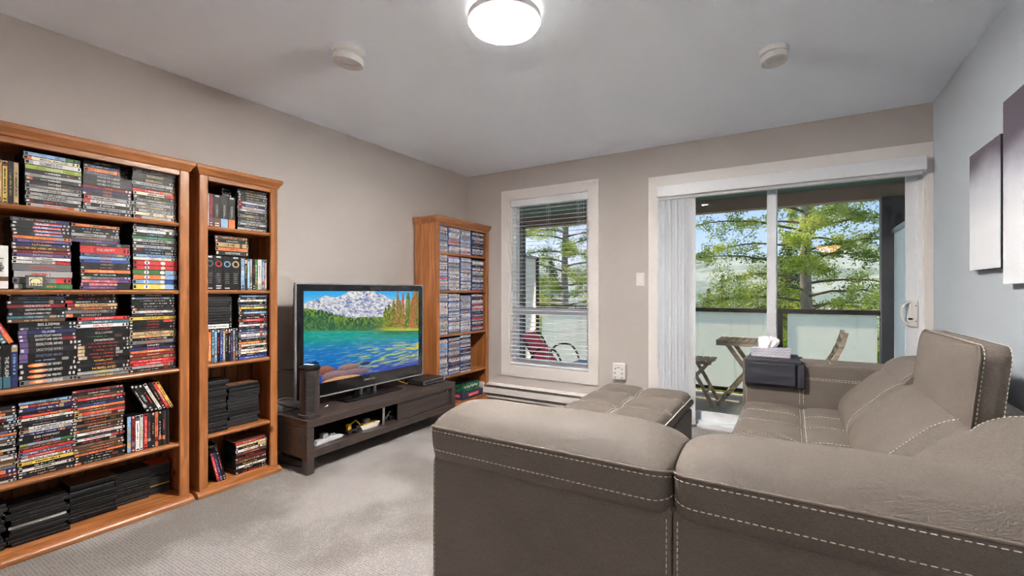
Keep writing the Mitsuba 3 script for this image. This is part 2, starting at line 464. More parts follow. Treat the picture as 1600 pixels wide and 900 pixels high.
part(dh, 'screw', cat(cyl([hx + 0.014, PY - 0.064, 0.955], [hx + 0.014, PY - 0.06, 0.955], 0.004, 8), cyl([hx + 0.014, PY - 0.064, 1.065], [hx + 0.014, PY - 0.06, 1.065], 0.004, 8)), 'm_black', kind='stuff')
part(dh, 'latch_lever', box(hx - 0.03, hx - 0.004, PY - 0.07, PY - 0.06, 0.965, 0.978, 0.003), 'm_black')

# vertical blind stacked at the door's left side
vb = thing('vertical_blind', 'white vertical blind stacked open beside the balcony door', 'blind')
part(vb, 'valance', box(-1.016, 0.776, YB - 0.095, YB - 0.012, 1.990, 2.085, 0.003), 'm_vinyl')
part(vb, 'head_track', box(-1.00, 0.76, YB - 0.07, YB - 0.025, 1.965, 1.992, 0.003), 'm_lightgray')
for i in range(15):
    x = -0.985 + i * 0.0175 + (0.006 if i > 9 else 0)
    a = math.radians(62 + 14 * math.sin(i * 2.1))
    u = np.linspace(-0.044, 0.044, 7)
    bow = 0.006 * (1 - (u / 0.044) ** 2)
    pts = np.stack([x + u * math.cos(a) - bow * math.sin(a), YB - 0.048 + u * math.sin(a) * 0.62 + bow * math.cos(a)], 1)
    off = np.array([-math.sin(a), math.cos(a)]) * 0.0012
    part(vb, 'vane', prism(np.vstack([pts, pts[::-1] + off]), 'z', 0.03, 1.968), 'm_vinyl')
part(vb, 'wand', tube([[-1.012, YB - 0.085, 1.97], [-1.012, YB - 0.085, 0.62]], 0.004, 6), 'm_vinyl')

# ceiling: lamp and two air valves, an added unseen fill lamp and a pendant at the dining end behind the camera


def ceiling_lamp(x, y, label, L):
    t = thing('ceiling_lamp', label, 'ceiling light')
    part(t, 'base_plate', lathe([(0.140, -0.030), (0.140, -0.0005)], (x, y, H), 48), 'm_white', smooth=40)
    part(t, 'halo_ring', lathe([(0.141, -0.028), (0.146, -0.026), (0.146, -0.016), (0.141, -0.014)], (x, y, H), 48), 'm_white', smooth=40,
         emitter={'type': 'area', 'radiance': rgb([L * 0.007, L * 0.0066, L * 0.006])})
    part(t, 'rim', lathe([(0.160, -0.062), (0.166, -0.061), (0.168, -0.058), (0.168, -0.036), (0.164, -0.032), (0.10, -0.031), (0.10, -0.034), (0.160, -0.036)], (x, y, H), 64), 'm_white', smooth=40)
    part(t, 'diffuser', lathe([(0.0, -0.092), (0.08, -0.0915), (0.130, -0.089), (0.150, -0.084), (0.158, -0.074), (0.1595, -0.056), (0.10, -0.0558)], (x, y, H), 64), 'm_white', smooth=40,
         emitter={'type': 'area', 'radiance': rgb([L * 1.0, L * 0.945, L * 0.865])})
    return t


ceiling_lamp(-1.133, 1.787, 'round white flush ceiling light glowing at the middle of the ceiling', LAMP)
ceiling_lamp(-2.3, -2.5, 'unseen flush ceiling light added as fill at the dining end', DINING_FILL)


def air_valve(x, y, r, tx, ty, label):
    t = thing('ceiling_vent', label, 'air vent')
    part(t, 'collar', lathe([(r * 0.86, -0.03), (r, -0.026), (r * 1.02, -0.006), (r * 1.02, -0.0005)], (x, y, H), 40), 'm_white', smooth=35)
    q = r * 0.94
    d = lathe([(0.0, -0.016), (q * 0.62, -0.016), (q * 0.64, -0.020), (q * 0.70, -0.020), (q * 0.78, -0.016), (q * 0.98, -0.034), (q, -0.030), (q, -0.002), (q * 0.5, 0.004), (0, 0.004)], (0, 0, 0), 40)
    M = trimesh.transformations.euler_matrix(math.radians(tx), math.radians(ty), 0)
    d.apply_transform(M)
    d.apply_translation((x, y, H - 0.036))
    part(t, 'disc', d, 'm_white', smooth=35)
    return t


air_valve(-2.045, 1.655, 0.086, -4, 7, 'round white ceiling vent above the television side')
air_valve(-0.084, 2.835, 0.070, -5, -6, 'smaller round white ceiling vent near the balcony door')

pd = thing('pendant_lamp', 'amber glass bowl pendant lamp at the dining end', 'pendant lamp')
px_, py_, pz_ = 0.545, -1.42, 1.87
mat('m_amber', lin(236, 172, 92), 0.3)
part(pd, 'bowl_shade', lathe([(0.095, 0.0), (0.20, 0.10), (0.196, 0.10), (0.09, 0.004)], (px_, py_, pz_), 48), 'm_amber', smooth=30,
     emitter={'type': 'area', 'radiance': rgb([PENDANT * 1.0, PENDANT * 0.52, PENDANT * 0.17])})
part(pd, 'bulb', lathe([(0.001, 0.028), (0.05, 0.03), (0.085, 0.05), (0.085, 0.056), (0.05, 0.078), (0.001, 0.082)], (px_, py_, pz_), 32), 'm_white', smooth=True, emitter={'type': 'area', 'radiance': rgb([BULB, BULB * 0.93, BULB * 0.84])})
part(pd, 'stem', cyl([px_, py_, pz_ + 0.02], [px_, py_, H - 0.02], 0.006, 10), 'm_steel')
part(pd, 'canopy', lathe([(0.055, -0.02), (0.06, -0.001)], (px_, py_, H), 24), 'm_steel')

# ------------------------------------------------------------------ bookcases
XF = -2.85          # front of the stiles


def bookcase(y0, y1, shelves, label):
    b = thing('bookcase', label, 'bookcase')
    xb, f = -3.135, XF
    sw_ = 0.044
    for ya, yb in ((y0, y0 + 0.02), (y1 - 0.02, y1)):
        yi0, yi1 = ya + 0.0, yb
        part(b, 'side_panel', box(xb + 0.05, f - 0.045, yi0 + 0.003, yi1 - 0.003, 0.05, 1.825), 'm_pine_z')
        for xa, xc in ((xb, xb + 0.05), (f - 0.06, f - 0.018)):
            part(b, 'side_stile', box(xa, xc, yi0, yi1, 0.05, 1.825, 0.002), 'm_pine_z')
    for ya, yb in ((y0 - 0.002, y0 + sw_), (y1 - sw_, y1 + 0.002)):
        st = tri(mbox(f - 0.019, f, ya, yb, 0.045, 1.828))
        st = box(f - 0.019, f, ya, yb, 0.045, 1.828, 0.003)
        part(b, 'front_stile', st, 'm_pine_z')
    part(b, 'top_rail', box(f - 0.018, f - 0.003, y0 + sw_, y1 - sw_, 1.800, 1.830, 0.002), 'm_pine_y')
    n = max(4, int((y1 - y0) / 0.085))
    for i in range(n):
        a, c = y0 + 0.02 + (y1 - y0 - 0.04) * i / n, y0 + 0.02 + (y1 - y0 - 0.04) * (i + 1) / n
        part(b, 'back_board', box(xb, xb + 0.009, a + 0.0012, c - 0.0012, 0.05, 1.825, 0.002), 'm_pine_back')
    part(b, 'top_board', box(xb, f - 0.019, y0, y1, 1.815, 1.835), 'm_pine_y')
    # cornice: moulded profile swept round front and sides
    prof = [(0.0, 1.826), (0.006, 1.830), (0.010, 1.842), (0.020, 1.856), (0.024, 1.862), (0.026, 1.878), (0.022, 1.882), (-0.03, 1.882), (-0.03, 1.826)]
    rings = []
    for o, z in prof:
        rings.append(np.array([[xb, y0 - o, z], [f + o, y0 - o, z], [f + o, y1 + o, z], [xb, y1 + o, z]]))
    rings = np.array(rings)
    V, F = rings.reshape(-1, 3), []
    m = len(prof)
    for k in range(m - 1):
        for i in range(3):
            a_ = k * 4 + i
            F += [(a_, a_ + 1, a_ + 5), (a_, a_ + 5, a_ + 4)]
    for i0 in (0, 3):
        idx = [k * 4 + i0 for k in range(m)]
        for k in range(1, m - 1):
            F.append((idx[0], idx[k], idx[k + 1]) if i0 else (idx[0], idx[k + 1], idx[k]))
    cor = trimesh.Trimesh(V, F, process=False)
    part(b, 'cornice', cor, 'm_pine_y')
    part(b, 'cornice_cap', box(xb, f + 0.01, y0 - 0.01, y1 + 0.01, 1.868, 1.8815), 'm_pine_y')
    # plinth with a rounded lower moulding
    part(b, 'plinth', cat(box(xb, f - 0.002, y0 + 0.001, y1 - 0.001, 0.020, 0.047)), 'm_pine_y')
    poly = [(xb, 0.0), (f + 0.020, 0.0), (f + 0.022, 0.006), (f + 0.022, 0.018), (f + 0.016, 0.026), (f + 0.004, 0.030), (f + 0.004, 0.034), (xb, 0.034)]
    part(b, 'base_moulding', prism(poly, 'y', y0 - 0.018, y1 + 0.018), 'm_pine_y')
    for z in shelves:
        sx = f - 0.010
        poly = [(xb + 0.01, z - 0.022), (sx - 0.006, z - 0.022), (sx, z - 0.016), (sx + 0.003, z - 0.010), (sx, z - 0.004), (sx - 0.006, z), (xb + 0.01, z)]
        part(b, 'shelf', prism(poly, 'y', y0 + 0.021, y1 - 0.021), 'm_pine_y')
    return b


SH = [1.543, 1.174, 0.745, 0.337]
bookcase(0.335, 1.236, SH, 'wide honey pine bookcase full of stacked discs, nearest the camera')
bookcase(1.290, 1.746, SH, 'narrow honey pine bookcase beside the television bench')
bookcase(3.312, 4.172, SH, 'honey pine bookcase in the far corner beyond the television')
BASEZ = 0.048

# ------------------------------------------------------------------ discs on the shelves
PAL = dict(k=(15, 15, 16), dk=(34, 33, 36), g=(104, 104, 106), lg=(168, 168, 168), w=(222, 220, 218), r=(200, 34, 36), dr=(118, 24, 28), b=(44, 74, 156), lb=(128, 172, 214),
           nb=(34, 38, 84), o=(222, 112, 44), y=(232, 190, 62), gn=(50, 108, 58), lm=(142, 158, 52), p=(92, 70, 122), tan=(206, 172, 122), br=(92, 62, 42), tl=(50, 96, 112),
           pk=(216, 92, 110), sl=(96, 98, 124), cr=(230, 216, 184))
NAMES = dict(k='black', dk='charcoal', g='grey', lg='light grey', w='white', r='red', dr='dark red', b='blue', lb='light blue', nb='navy', o='orange', y='yellow', gn='green', lm='lime',
             p='purple', tan='tan', br='brown', tl='teal', pk='pink', sl='slate', cr='cream')
LINC = {k: 0.86 * np.array(lin(*v)) + 0.14 * np.mean(lin(*v)) for k, v in PAL.items()}
ORD = ('first second third fourth fifth sixth seventh eighth ninth tenth eleventh twelfth thirteenth fourteenth fifteenth sixteenth seventeenth eighteenth nineteenth twentieth twenty-first '
       'twenty-second twenty-third twenty-fourth twenty-fifth twenty-sixth twenty-seventh twenty-eighth twenty-ninth thirtieth thirty-first thirty-second thirty-third').split()
BODY = np.array(lin(17, 17, 18))


def quads(v, c, out):
    """adds one coloured quad (4 points)"""
    V, F, C = out
    n = sum(len(x) for x in V)
    V.append(np.asarray(v, float))
    F.append(np.array([[0, 1, 2], [0, 2, 3]]) + n)
    C.append(np.tile(c, (4, 1)))


def case_mesh(L, D, Th, spec, body=BODY, rnd=R):
    """a disc case lying flat: spine in the plane x=0 facing +x, writing along +y (0..L), thickness up z (0..Th), depth to x=-D.
    spec: colour code, then any of '*weight' '|TITLE:colour' '~colour' (print too small to read) '<colour' (left block) '>colour' (right block) '^colour' (top cover)"""
    out = ([], [], [])
    base = spec['c']
    jit = 0.88 + 0.24 * rnd.random()
    P = lambda y0, y1, z0, z1, lift: [(lift, y0, z0), (lift, y1, z0), (lift, y1, z1), (lift, y0, z1)]
    x0, e = -D, 0.0009
    top = LINC[spec['top']] if spec.get('top') else body
    quads([(x0, 0, 0), (x0, L, 0), (0, L, 0), (0, 0, 0)], body, out)
    quads([(x0, 0, Th), (0, 0, Th), (0, L, Th), (x0, L, Th)], top, out)
    quads([(x0, 0, 0), (0, 0, 0), (0, 0, Th), (x0, 0, Th)], body, out)
    quads([(x0, L, 0), (x0, L, Th), (0, L, Th), (0, L, 0)], body, out)
    quads([(x0, 0, 0), (x0, 0, Th), (x0, L, Th), (x0, L, 0)], body, out)
    quads(P(0, L, 0, Th, 0), body, out)
    m = spec.get('m', 0.0011 if Th < 0.03 else 0.0004)
    quads(P(0.0012, L - 0.0012, m, Th - m, 0.0003), LINC[base] * jit, out)
    h = Th - 2 * m
    if not spec.get('plain') and not spec.get('discs'):
        for q in range(rnd.randint(2, 5)):      # artwork tones along the spine
            a = rnd.uniform(0.0, 0.86)
            quads(P(L * a + 0.0014, L * min(0.99, a + rnd.uniform(0.05, 0.22)), m + h * rnd.choice([0, 0, 0.15]), m + h * rnd.choice([1, 1, 0.8]), 0.0004), LINC[base] * rnd.uniform(0.55, 1.5) + 0.012 * rnd.random(), out)
    if spec.get('left'):
        quads(P(0.0014, 0.0014 + 0.026, m, Th - m, 0.0005), LINC[spec['left']], out)
    if spec.get('right') and not spec.get('ring'):
        a = spec.get('ra', 0.72)
        quads(P(L * a, L - 0.0014, m, Th - m, 0.0005), LINC[spec['right']], out)
    if spec.get('stripe'):     # two thin stripes along the middle of the spine
        quads(P(L * 0.36, L * 0.84, Th * 0.5, Th - m * 2, 0.0005), LINC['r'], out)
        quads(P(L * 0.36, L * 0.84, m * 2, Th * 0.5, 0.0005), LINC['lb'], out)
    if spec.get('flame'):
        t = np.linspace(0, 2 * np.pi, 15)[:-1]
        V, F, C = out
        n = sum(len(x) for x in V)
        for s, c in ((1.0, 'o'), (0.55, 'y')):
            n = sum(len(x) for x in V)
            V.append(np.stack([np.full(14, 0.0006 + (1 - s) * 0.0004), L * 0.31 + L * 0.16 * s * np.cos(t), Th * 0.5 + h * 0.38 * s * np.sin(t)], 1))
            F.append(np.array([[0, i, i + 1] for i in range(1, 13)]) + n)
            C.append(np.tile(LINC[c], (14, 1)))
    if spec.get('discs'):      # round printed seals
        for yc, rr, c in ((0.30, 0.42, 'w'), (0.66, 0.40, 'w')):
            t = np.linspace(0, 2 * np.pi, 15)[:-1]
            V, F, C = out
            n = sum(len(x) for x in V)
            V.append(np.stack([np.full(14, 0.0006), L * yc + h * rr * np.cos(t) * 1.2, Th / 2 + h * rr * np.sin(t)], 1))
            F.append(np.array([[0, i, i + 1] for i in range(1, 13)]) + n)
            C.append(np.tile(LINC[c], (14, 1)))
        quads(P(L * 0.285, L * 0.315, m + h * 0.2, m + h * 0.8, 0.0008), LINC['b'], out)
    dark = LINC[base].mean() < 0.12
    ink = LINC[spec['tc']] if spec.get('tc') else LINC['lg' if dark else 'k']
    if spec.get('plain') and dark:      # closing edges of a bare case: a lighter line and a darker one
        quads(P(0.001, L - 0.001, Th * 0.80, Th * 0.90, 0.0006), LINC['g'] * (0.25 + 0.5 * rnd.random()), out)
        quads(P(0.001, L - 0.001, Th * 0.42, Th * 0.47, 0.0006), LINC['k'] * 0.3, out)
    if spec.get('title'):
        v, f = text2d(spec['title'], 1.0)
        w = v[:, 0].max()
        th = min(h * 0.58, 0.011)
        sx = min(th * 1.1, L * 0.46 / w)
        cx = spec.get('tx', 0.5)
        V, F, C = out
        n = sum(len(x) for x in V)
        V.append(np.stack([np.full(len(v), 0.0008), L * cx + (v[:, 0] - w / 2) * sx, Th / 2 + (v[:, 1] - 0.5) * th], 1))
        F.append(f + n)
        C.append(np.tile(ink, (len(v), 1)))
    if spec.get('ring'):       # a round emblem near the upper end with small print below
        for s_, c_ in ((1.0, LINC[spec['right']] if spec.get('right') else LINC['lg']), (0.62, LINC['k'])):
            t = np.linspace(0, 2 * np.pi, 19)[:-1]
            V, F, C = out
            n = sum(len(x) for x in V)
            V.append(np.stack([np.full(18, 0.0008 + (1 - s_) * 0.0005), L * 0.24 + h * 0.42 * s_ * np.cos(t), Th / 2 + h * 0.42 * s_ * np.sin(t)], 1))
            F.append(np.array([[0, i, i + 1] for i in range(1, 17)]) + n)
            C.append(np.tile(c_, (18, 1)))
        for r_ in range(6):
            y_ = L * (0.52 + 0.055 * r_)
            quads(P(y_, y_ + 0.003, m + h * 0.25, m + h * 0.75, 0.0007), LINC['lg'] * 0.6, out)
    if spec.get('bars'):       # print too small to read: little blocks
        y = L * (0.18 + 0.15 * rnd.random())
        end = L * (0.55 + 0.25 * rnd.random())
        c = LINC[spec['bars']]
        while y < end:
            w = 0.0015 + 0.0035 * rnd.random()
            lo = 0.25 + 0.08 * rnd.random()
            quads(P(y, y + w, m + h * lo, m + h * (0.58 + 0.16 * rnd.random()), 0.0007), c * (0.6 + 0.5 * rnd.random()), out)
            y += w + 0.0012 + (0.006 if rnd.random() < 0.16 else 0.0)
        if rnd.random() < 0.5:   # a picture block
            a = L * (0.72 if rnd.random() < 0.6 else 0.04)
            quads(P(a, a + L * (0.06 + 0.08 * rnd.random()), m, Th - m, 0.0005), LINC[rnd.choice(['tan', 'br', 'o', 'lg', 'dr', 'sl'])] * (0.5 + 0.5 * rnd.random()), out)
    if not spec.get('plain'):    # publisher marks: a small block at the left, one or two at the right
        if rnd.random() < 0.7:
            quads(P(0.004, 0.004 + min(h, 0.010), m + h * 0.2, m + h * 0.8, 0.0009), LINC['w' if dark else 'k'] * 0.8, out)
        if rnd.random() < 0.7:
            for q in range(1 + (rnd.random() < 0.5)):
                quads(P(L - 0.012 - q * 0.014, L - 0.005 - q * 0.014, m + h * 0.2, m + h * 0.8, 0.0009), LINC['w' if dark else 'dk'] * 0.8, out)
    V, F, C = out
    return np.vstack(V), np.vstack(F), np.vstack(C)


def parse(s):
    d, s = {}, s.strip()
    import re
    mm = re.match(r'[a-z]+', s)
    d['c'] = mm.group(0)
    for tok in re.findall(r'(\*[\d.]+|\|[^|*~<>^!]+|~[a-z]+|<[a-z]+|>[a-z]+|\^[a-z]+|![a-z]+)', s[mm.end():]):
        k, v = tok[0], tok[1:]
        if k == '*':
            d['t'] = float(v)
        elif k == '|':
            if ':' in v:
                v, d['tc'] = v.split(':')
            d['title'] = v
        elif k == '~':
            d['bars'] = v
        elif k == '<':
            d['left'] = v
        elif k == '>':
            d['right'] = v
        elif k == '^':
            d['top'] = v
        elif k == '!':
            d[v] = True
    return d


def emit(name, v, f, c, label, cat_, group):
    k = fresh(name)
    scene[k] = mikit.ply((v, f), 'm_case', False, color=c)
    labels[k] = {'label': label, 'category': cat_, 'group': group}
    return k


def kindof(d, default):
    if d.get('plain') and default == 'dvd_case' and d['c'] in ('k', 'dk', 'w', 'g'):
        return 'blank_case', 'blank disc case', 'blank disc case'
    if d.get('t', 1) >= 1.3 and default == 'dvd_case':
        return 'box_set', 'disc box set', 'box set'
    if default == 'dvd_case':
        return 'dvd_case', 'disc case', 'dvd case'
    return default, 'slim disc case', 'disc case'


def stack(specs, y0, y1, z0, z1, where, group, xs=-2.893, D=0.135, jy=0.003, jx=0.005, default='dvd_case', body=BODY, lean=0.0, seed=None, only=None, yaw=0.0):
    """cases lying flat, listed from the top down, filling z0..z1 and y0..y1"""
    S = [parse(s) for s in specs.split(';')] if isinstance(specs, str) else specs
    rnd = random.Random(seed if seed is not None else specs if isinstance(specs, str) else where)
    total = sum(d.get('t', 1) for d in S)
    unit = (z1 - z0) / total
    z = z1
    made = []
    for i, d in enumerate(S):
        t = d.get('t', 1) * unit
        z -= t
        v, f, c = case_mesh(y1 - y0, D, t * 0.985, d, body, rnd)
        a = yaw * (rnd.random() - 0.5) * 2
        oy, ox = rnd.uniform(-jy, jy) + lean * (z - z0), rnd.uniform(-jx, jx * 0.6)
        cy = (y1 - y0) / 2
        w = v.copy()
        w[:, 0] = v[:, 0] * math.cos(a) - (v[:, 1] - cy) * math.sin(a) + xs + ox
        w[:, 1] = v[:, 0] * math.sin(a) + (v[:, 1] - cy) * math.cos(a) + cy + y0 + oy
        w[:, 2] = v[:, 2] + z + 0.0002
        if only is not None and not only(i):
            made.append((w, f, c))
            continue
        nm, noun, ct = kindof(d, default)
        emit(nm, w, f, c, f'{NAMES[d["c"]]} {noun}, {ORD[i]} from top of {where.removeprefix("the ")}', ct, group)
    return made


def upright(specs, y0, z0, where, group, xs=-2.893, Hh=0.19, D=0.135, Th=0.0145, lean=0.0, default='dvd_case', body=BODY, seed=1, y1=None):
    """cases standing side by side, spine outwards, listed from left to right; lean in degrees about their lower left corner"""
    S = [parse(s) for s in specs.split(';')]
    rnd = random.Random(seed)
    if y1 is not None:
        Th = (y1 - y0) / sum(d.get('t', 1) for d in S)
    y = y0
    for i, d in enumerate(S):
        t = d.get('t', 1) * Th
        hh = Hh * (1 + 0.01 * rnd.random())
        v, f, c = case_mesh(hh, D, t * 0.97, d, body, rnd)
        w = np.stack([v[:, 0] + xs + rnd.uniform(-0.004, 0.002), v[:, 2], hh - v[:, 1]], 1)
        a = math.radians(lean * (1 + 0.06 * math.sin(i)))
        yy = w[:, 1] * math.cos(a) - w[:, 2] * math.sin(a)
        zz = w[:, 1] * math.sin(a) + w[:, 2] * math.cos(a)
        if lean < 0:
            zz -= t * 0.97 * math.sin(a)
        w[:, 1], w[:, 2] = yy + y, zz + z0 + 0.0002
        y += t / math.cos(a)
        nm, noun, ct = kindof(d, default)
        emit(nm, w, f, c, f'{NAMES[d["c"]]} {noun}, {ORD[i]} from left, {where}', ct, group)


GI = 'dk|G.I.JOE:w!stripe!gi'
W1 = 'top shelf, wide bookcase'
G1 = 'discs on the top shelf of the wide bookcase'
upright('cr*1.6~g;tan~k;y~k;k~tan;tan~dk', 0.500, 1.545, 'upright on top shelf, wide bookcase', G1, Th=0.017, xs=-2.915, Hh=0.188)
stack('lb*1.1>gn;cr~b<o;w*1.25|WEEDS:g<lg;lm*1.25|WEEDS:w;dk|HAVEN:w~lg;lg*0.9;dk|HAVEN:w~lg;dk|HAVEN:w;g|HAVEN:w~tan;lg|HAVEN:dk;lg|THE LAST SHIP:dk;lg|THE LAST SHIP:dk;dk~r;lg~r',
      0.611, 0.801, 1.545, 1.788, f'the left stack, {W1}', G1, seed=11, lean=-0.03)
stack('k|LAS VEGAS:tan;nb~lb;o*1.3~y;p*0.8~lg', 0.809, 0.948, 1.735, 1.800, f'the pile upon middle stack, {W1}', G1, seed=12, xs=-2.905)
stack('dk*1.1|HOUSE OF CARDS:w!plain;dk*1.1|HOUSE OF CARDS:w!plain;dk*1.1|HOUSE OF CARDS:w!plain;dr|ONCE:o;nb|ONCE:o;dk|ONCE:o;lg*1.2<r~k;w<r~dr;k~w;lg~dk;nb~w',
      0.802, 0.994, 1.545, 1.735, f'the middle stack, {W1}', G1, seed=13)
stack('dk~lg;lg~k;k*1.5|BORGIAS:tan;k*1.2|BORGIAS:tan;lg~dk;dk~lg;r~w>o;cr~k>r;dk~lg;g~y;lg~k;g~y;lg~k;cr~g;lg~y', 0.997, 1.190, 1.545, 1.820, f'the right stack, {W1}', G1, seed=14)
stack('k~g;dk~lg;k~tan;k~g;dk~o', 0.930, 1.000, 1.745, 1.800, f'the back pile, {W1}', G1, seed=15, xs=-2.955, D=0.12)

W2 = 'second shelf, wide bookcase'
G2 = 'discs on the second shelf of the wide bookcase'
upright('w*3.0~k!plain', 0.512, 1.176, 'upright on second shelf, wide bookcase', G2, Th=0.0155, xs=-2.885, Hh=0.187)
stack(f'dk~lg>nb;{GI};{GI};{GI};{GI};o~y;p|FUTURAMA:o;nb|FUTURAMA:y;br~y;dr|FUTURAMA:tan;p|FUTURAMA:lg;w|FUTURAMA:dk;w|FUTURAMA:dk>r;g*2|FUTURAMA:r!plain;lg*1.9~r!plain;g*1.8~dr>r;gn*1.5~o<lg',
      0.572, 0.764, 1.176, 1.492, f'the left stack, {W2}', G2, seed=21, lean=-0.02)
stack('o~k;k~lb;k~w;lg~k;g~o;p*0.9~lg', 0.764, 0.946, 1.402, 1.490, f'the pile upon middle stack, {W2}', G2, seed=22, xs=-2.905)
stack('dk~lg!plain;r*2.2|DILBERT:w<r^r;sl~dr;lb|ARCHER:o;b|ARCHER:o;dk|ARCHER:lg;dk|ARCHER:o;o*1.2|ARCHER:w;k~w;tl~pk>p;pk~w>p;pk~w>dk;p~o>dk', 0.793, 0.987, 1.176, 1.402, f'the middle stack, {W2}', G2, seed=23)
stack('r~lb>o;dk|FAMILY GUY:lb;lg~k;w~lb;dk|FAMILY GUY:lb;gn~lb;lg~k;dk~lg;lg~b;dk~lb;k~lb;lb|FAMILY GUY:b;cr|FAMILY GUY:lb;r*1.7!discs>lb!ra;r*1.5!discs;gn*1.6!discs>lb;o*1.6!discs>lb;lb*1.5!discs>b;y*1.8!discs>lb',
      0.996, 1.194, 1.176, 1.535, f'the right stack, {W2}', G2, seed=24)

W3 = 'third shelf, wide bookcase'
G3 = 'discs on the third shelf of the wide bookcase'
upright('k*1.5|THE FLASH:w>tl;k*1.5|THE FLASH:w>tl;nb*1.3~lb', 0.515, 0.747, 'upright on third shelf, wide bookcase', G3, xs=-2.885, Th=0.0165, Hh=0.188, seed=3)
upright('tl*1.2~k;r*1.3~w>o', 0.538, 0.937, 'leaning on third shelf, wide bookcase', G3, xs=-2.885, Th=0.015, Hh=0.17, lean=24, seed=4)
AHS = 'AMERICAN HORROR STORY'
stack(f'dk~lg;sl~dk;k~tl;dr|{AHS}:w;k|{AHS}:w;k|{AHS}:w;tl*0.8~lg;br~tan', 0.558, 0.745, 1.027, 1.160, f'the pile upon left stack, {W3}', G3, seed=31, xs=-2.903, jy=0.006)
stack('k*1.3|BILLIONS:w;dk*0.9~lg;nb*1.2|CLASS:w<p;dk*1.1|DOCTOR WHO:w<p;k*1.1|DOCTOR WHO:w<p>dr;k*1.6|DOCTOR WHO:w<p;dk*1.7|DOCTOR WHO:lg<p;k*1.7|DOCTOR WHO:sl<p;k~lb<p;k*1.7|DOCTOR WHO:w!flame!fl;k*1.6|DOCTOR WHO:w!flame!fl;k*1.6|DOCTOR WHO:w!flame!fl;g*1.6|DOCTOR WHO:w!flame!fl',
      0.589, 0.781, 0.747, 1.026, f'the left stack, {W3}', G3, seed=32)
stack('dk~lg;k~r;k~w<r;tan~dr<dr;br|SHAMELESS:o;g|SHAMELESS:dr;k*1.1|BLINDSPOT:lg<o', 0.747, 0.936, 1.042, 1.155, f'the pile upon middle stack, {W3}', G3, seed=33, xs=-2.905, jy=0.006)
stack('r|BLINDSPOT:w;tl~w;w*1.1|MR. ROBOT:r;k|COLONY:r;k*1.1|BILLIONS:lg;k~gn;k*1.1|DOMINION:w;dk*0.8~r;k~r<tan;k~r<tan;k~r<tan;k~r<tan;k|HOMELAND:y;dk|HOMELAND:r;k*1.3|HOMELAND:y;lg|HOMELAND:y;g|HOMELAND:y',
      0.781, 0.983, 0.747, 1.042, f'the middle stack, {W3}', G3, seed=34)
stack('g~lg;dk|STRIKE BACK:w;tl~r;k~lg;k~w;k~lg;dk~g;w|HOUSE OF LIES:r;dk|HOUSE OF LIES:lg', 0.991, 1.187, 1.036, 1.166, f'the pile upon right stack, {W3}', G3, seed=35)
stack('y*1.2|HOUSE OF LIES:k;k|SCANDAL:r>r!s;k|SCANDAL:r;k|SCANDAL:r;dk*0.8~r;tan*1.1|STRIKE BACK:dk;tan|STRIKE BACK:r;k*0.8~lg;g*1.3|STRIKE BACK:r;k|BANSHEE:w;nb|BANSHEE:r;o|BANSHEE:w;dr|BANSHEE:tan;br~o;r~w;r|SUPERGIRL:w;lg~r;dk~lg',
      0.983, 1.192, 0.747, 1.034, f'the right stack, {W3}', G3, seed=36)

W4 = 'fourth shelf, wide bookcase'
G4 = 'discs on the fourth shelf of the wide bookcase'
stack('k~br;br~tan;dk~r;w~r;lb~k;k~tan;lg~gn;dk~lg;k~g;o~w;lb~r;br~lg;lg~k;k~r;lg~dk;k~b;lg~k;w~k;br~tan;tan~br;sl~w;nb*1.5~w;dr~w;k~lg;lg~k',
      0.392, 0.583, 0.339, 0.668, f'the cropped stack, {W4}', G4, seed=41)
stack('lb~gn;dr~y<tan;nb*1.4~w;k~r;r~y;w~k;dk~g;k~lg;w*1.1~k<br;w*1.1~b;nb~w;k*1.3|BAD COMPANY:w;k~r;lb~o<lm>gn;br~o;r~dr;sl~w;r~w;w~r;y*1.3~k;k~w;w*1.2~dk;k~tan;dk|FORTY-WAR:lg',
      0.587, 0.772, 0.339, 0.675, f'the left stack, {W4}', G4, seed=42, jy=0.005)
stack('dr~dk;dk|DONNIE BRASCO:w;br|PATTON:tan;r~w;dk~g;nb|PURSUIT:lb;o~w;br~tan;r*1.1~y<y;lg~r;br~o;k~r;br~o;dk~w;br~o;w*1.1~r;dk~g;w*1.1~r>r;k~r;br~g;br~o;br~pk;o*0.9~br;k~lg;k~w;dk~lg',
      0.767, 0.962, 0.339, 0.695, f'the middle stack, {W4}', G4, seed=43, jy=0.005)
upright('lb*1.1~y;dr~k;w*1.2~br;w~y;r~w;dk~r;k~y;o~r;k~w;dk~r!plain;k!plain', 0.973, 0.339, 'in the row, fourth shelf, wide bookcase', G4, y1=1.158, seed=44, Hh=0.185)
upright('k~w;dk|SPIDER:w;k~r;w~tan;k~tan;r~w;y~br', 1.060, 0.527, 'leaning upon the row, fourth shelf, wide bookcase', G4, Th=0.0165, lean=26, seed=45, Hh=0.166, xs=-2.90)

W5 = 'bottom shelf, wide bookcase'
G5 = 'blank disc cases on the bottom shelf of the wide bookcase'


def blanks(n, rnd, special={}):
    return ';'.join(special.get(i, rnd.choice(['k*0.95!plain', 'k!plain', 'dk!plain', 'k*1.05!plain', 'dk!plain'])) for i in range(n))


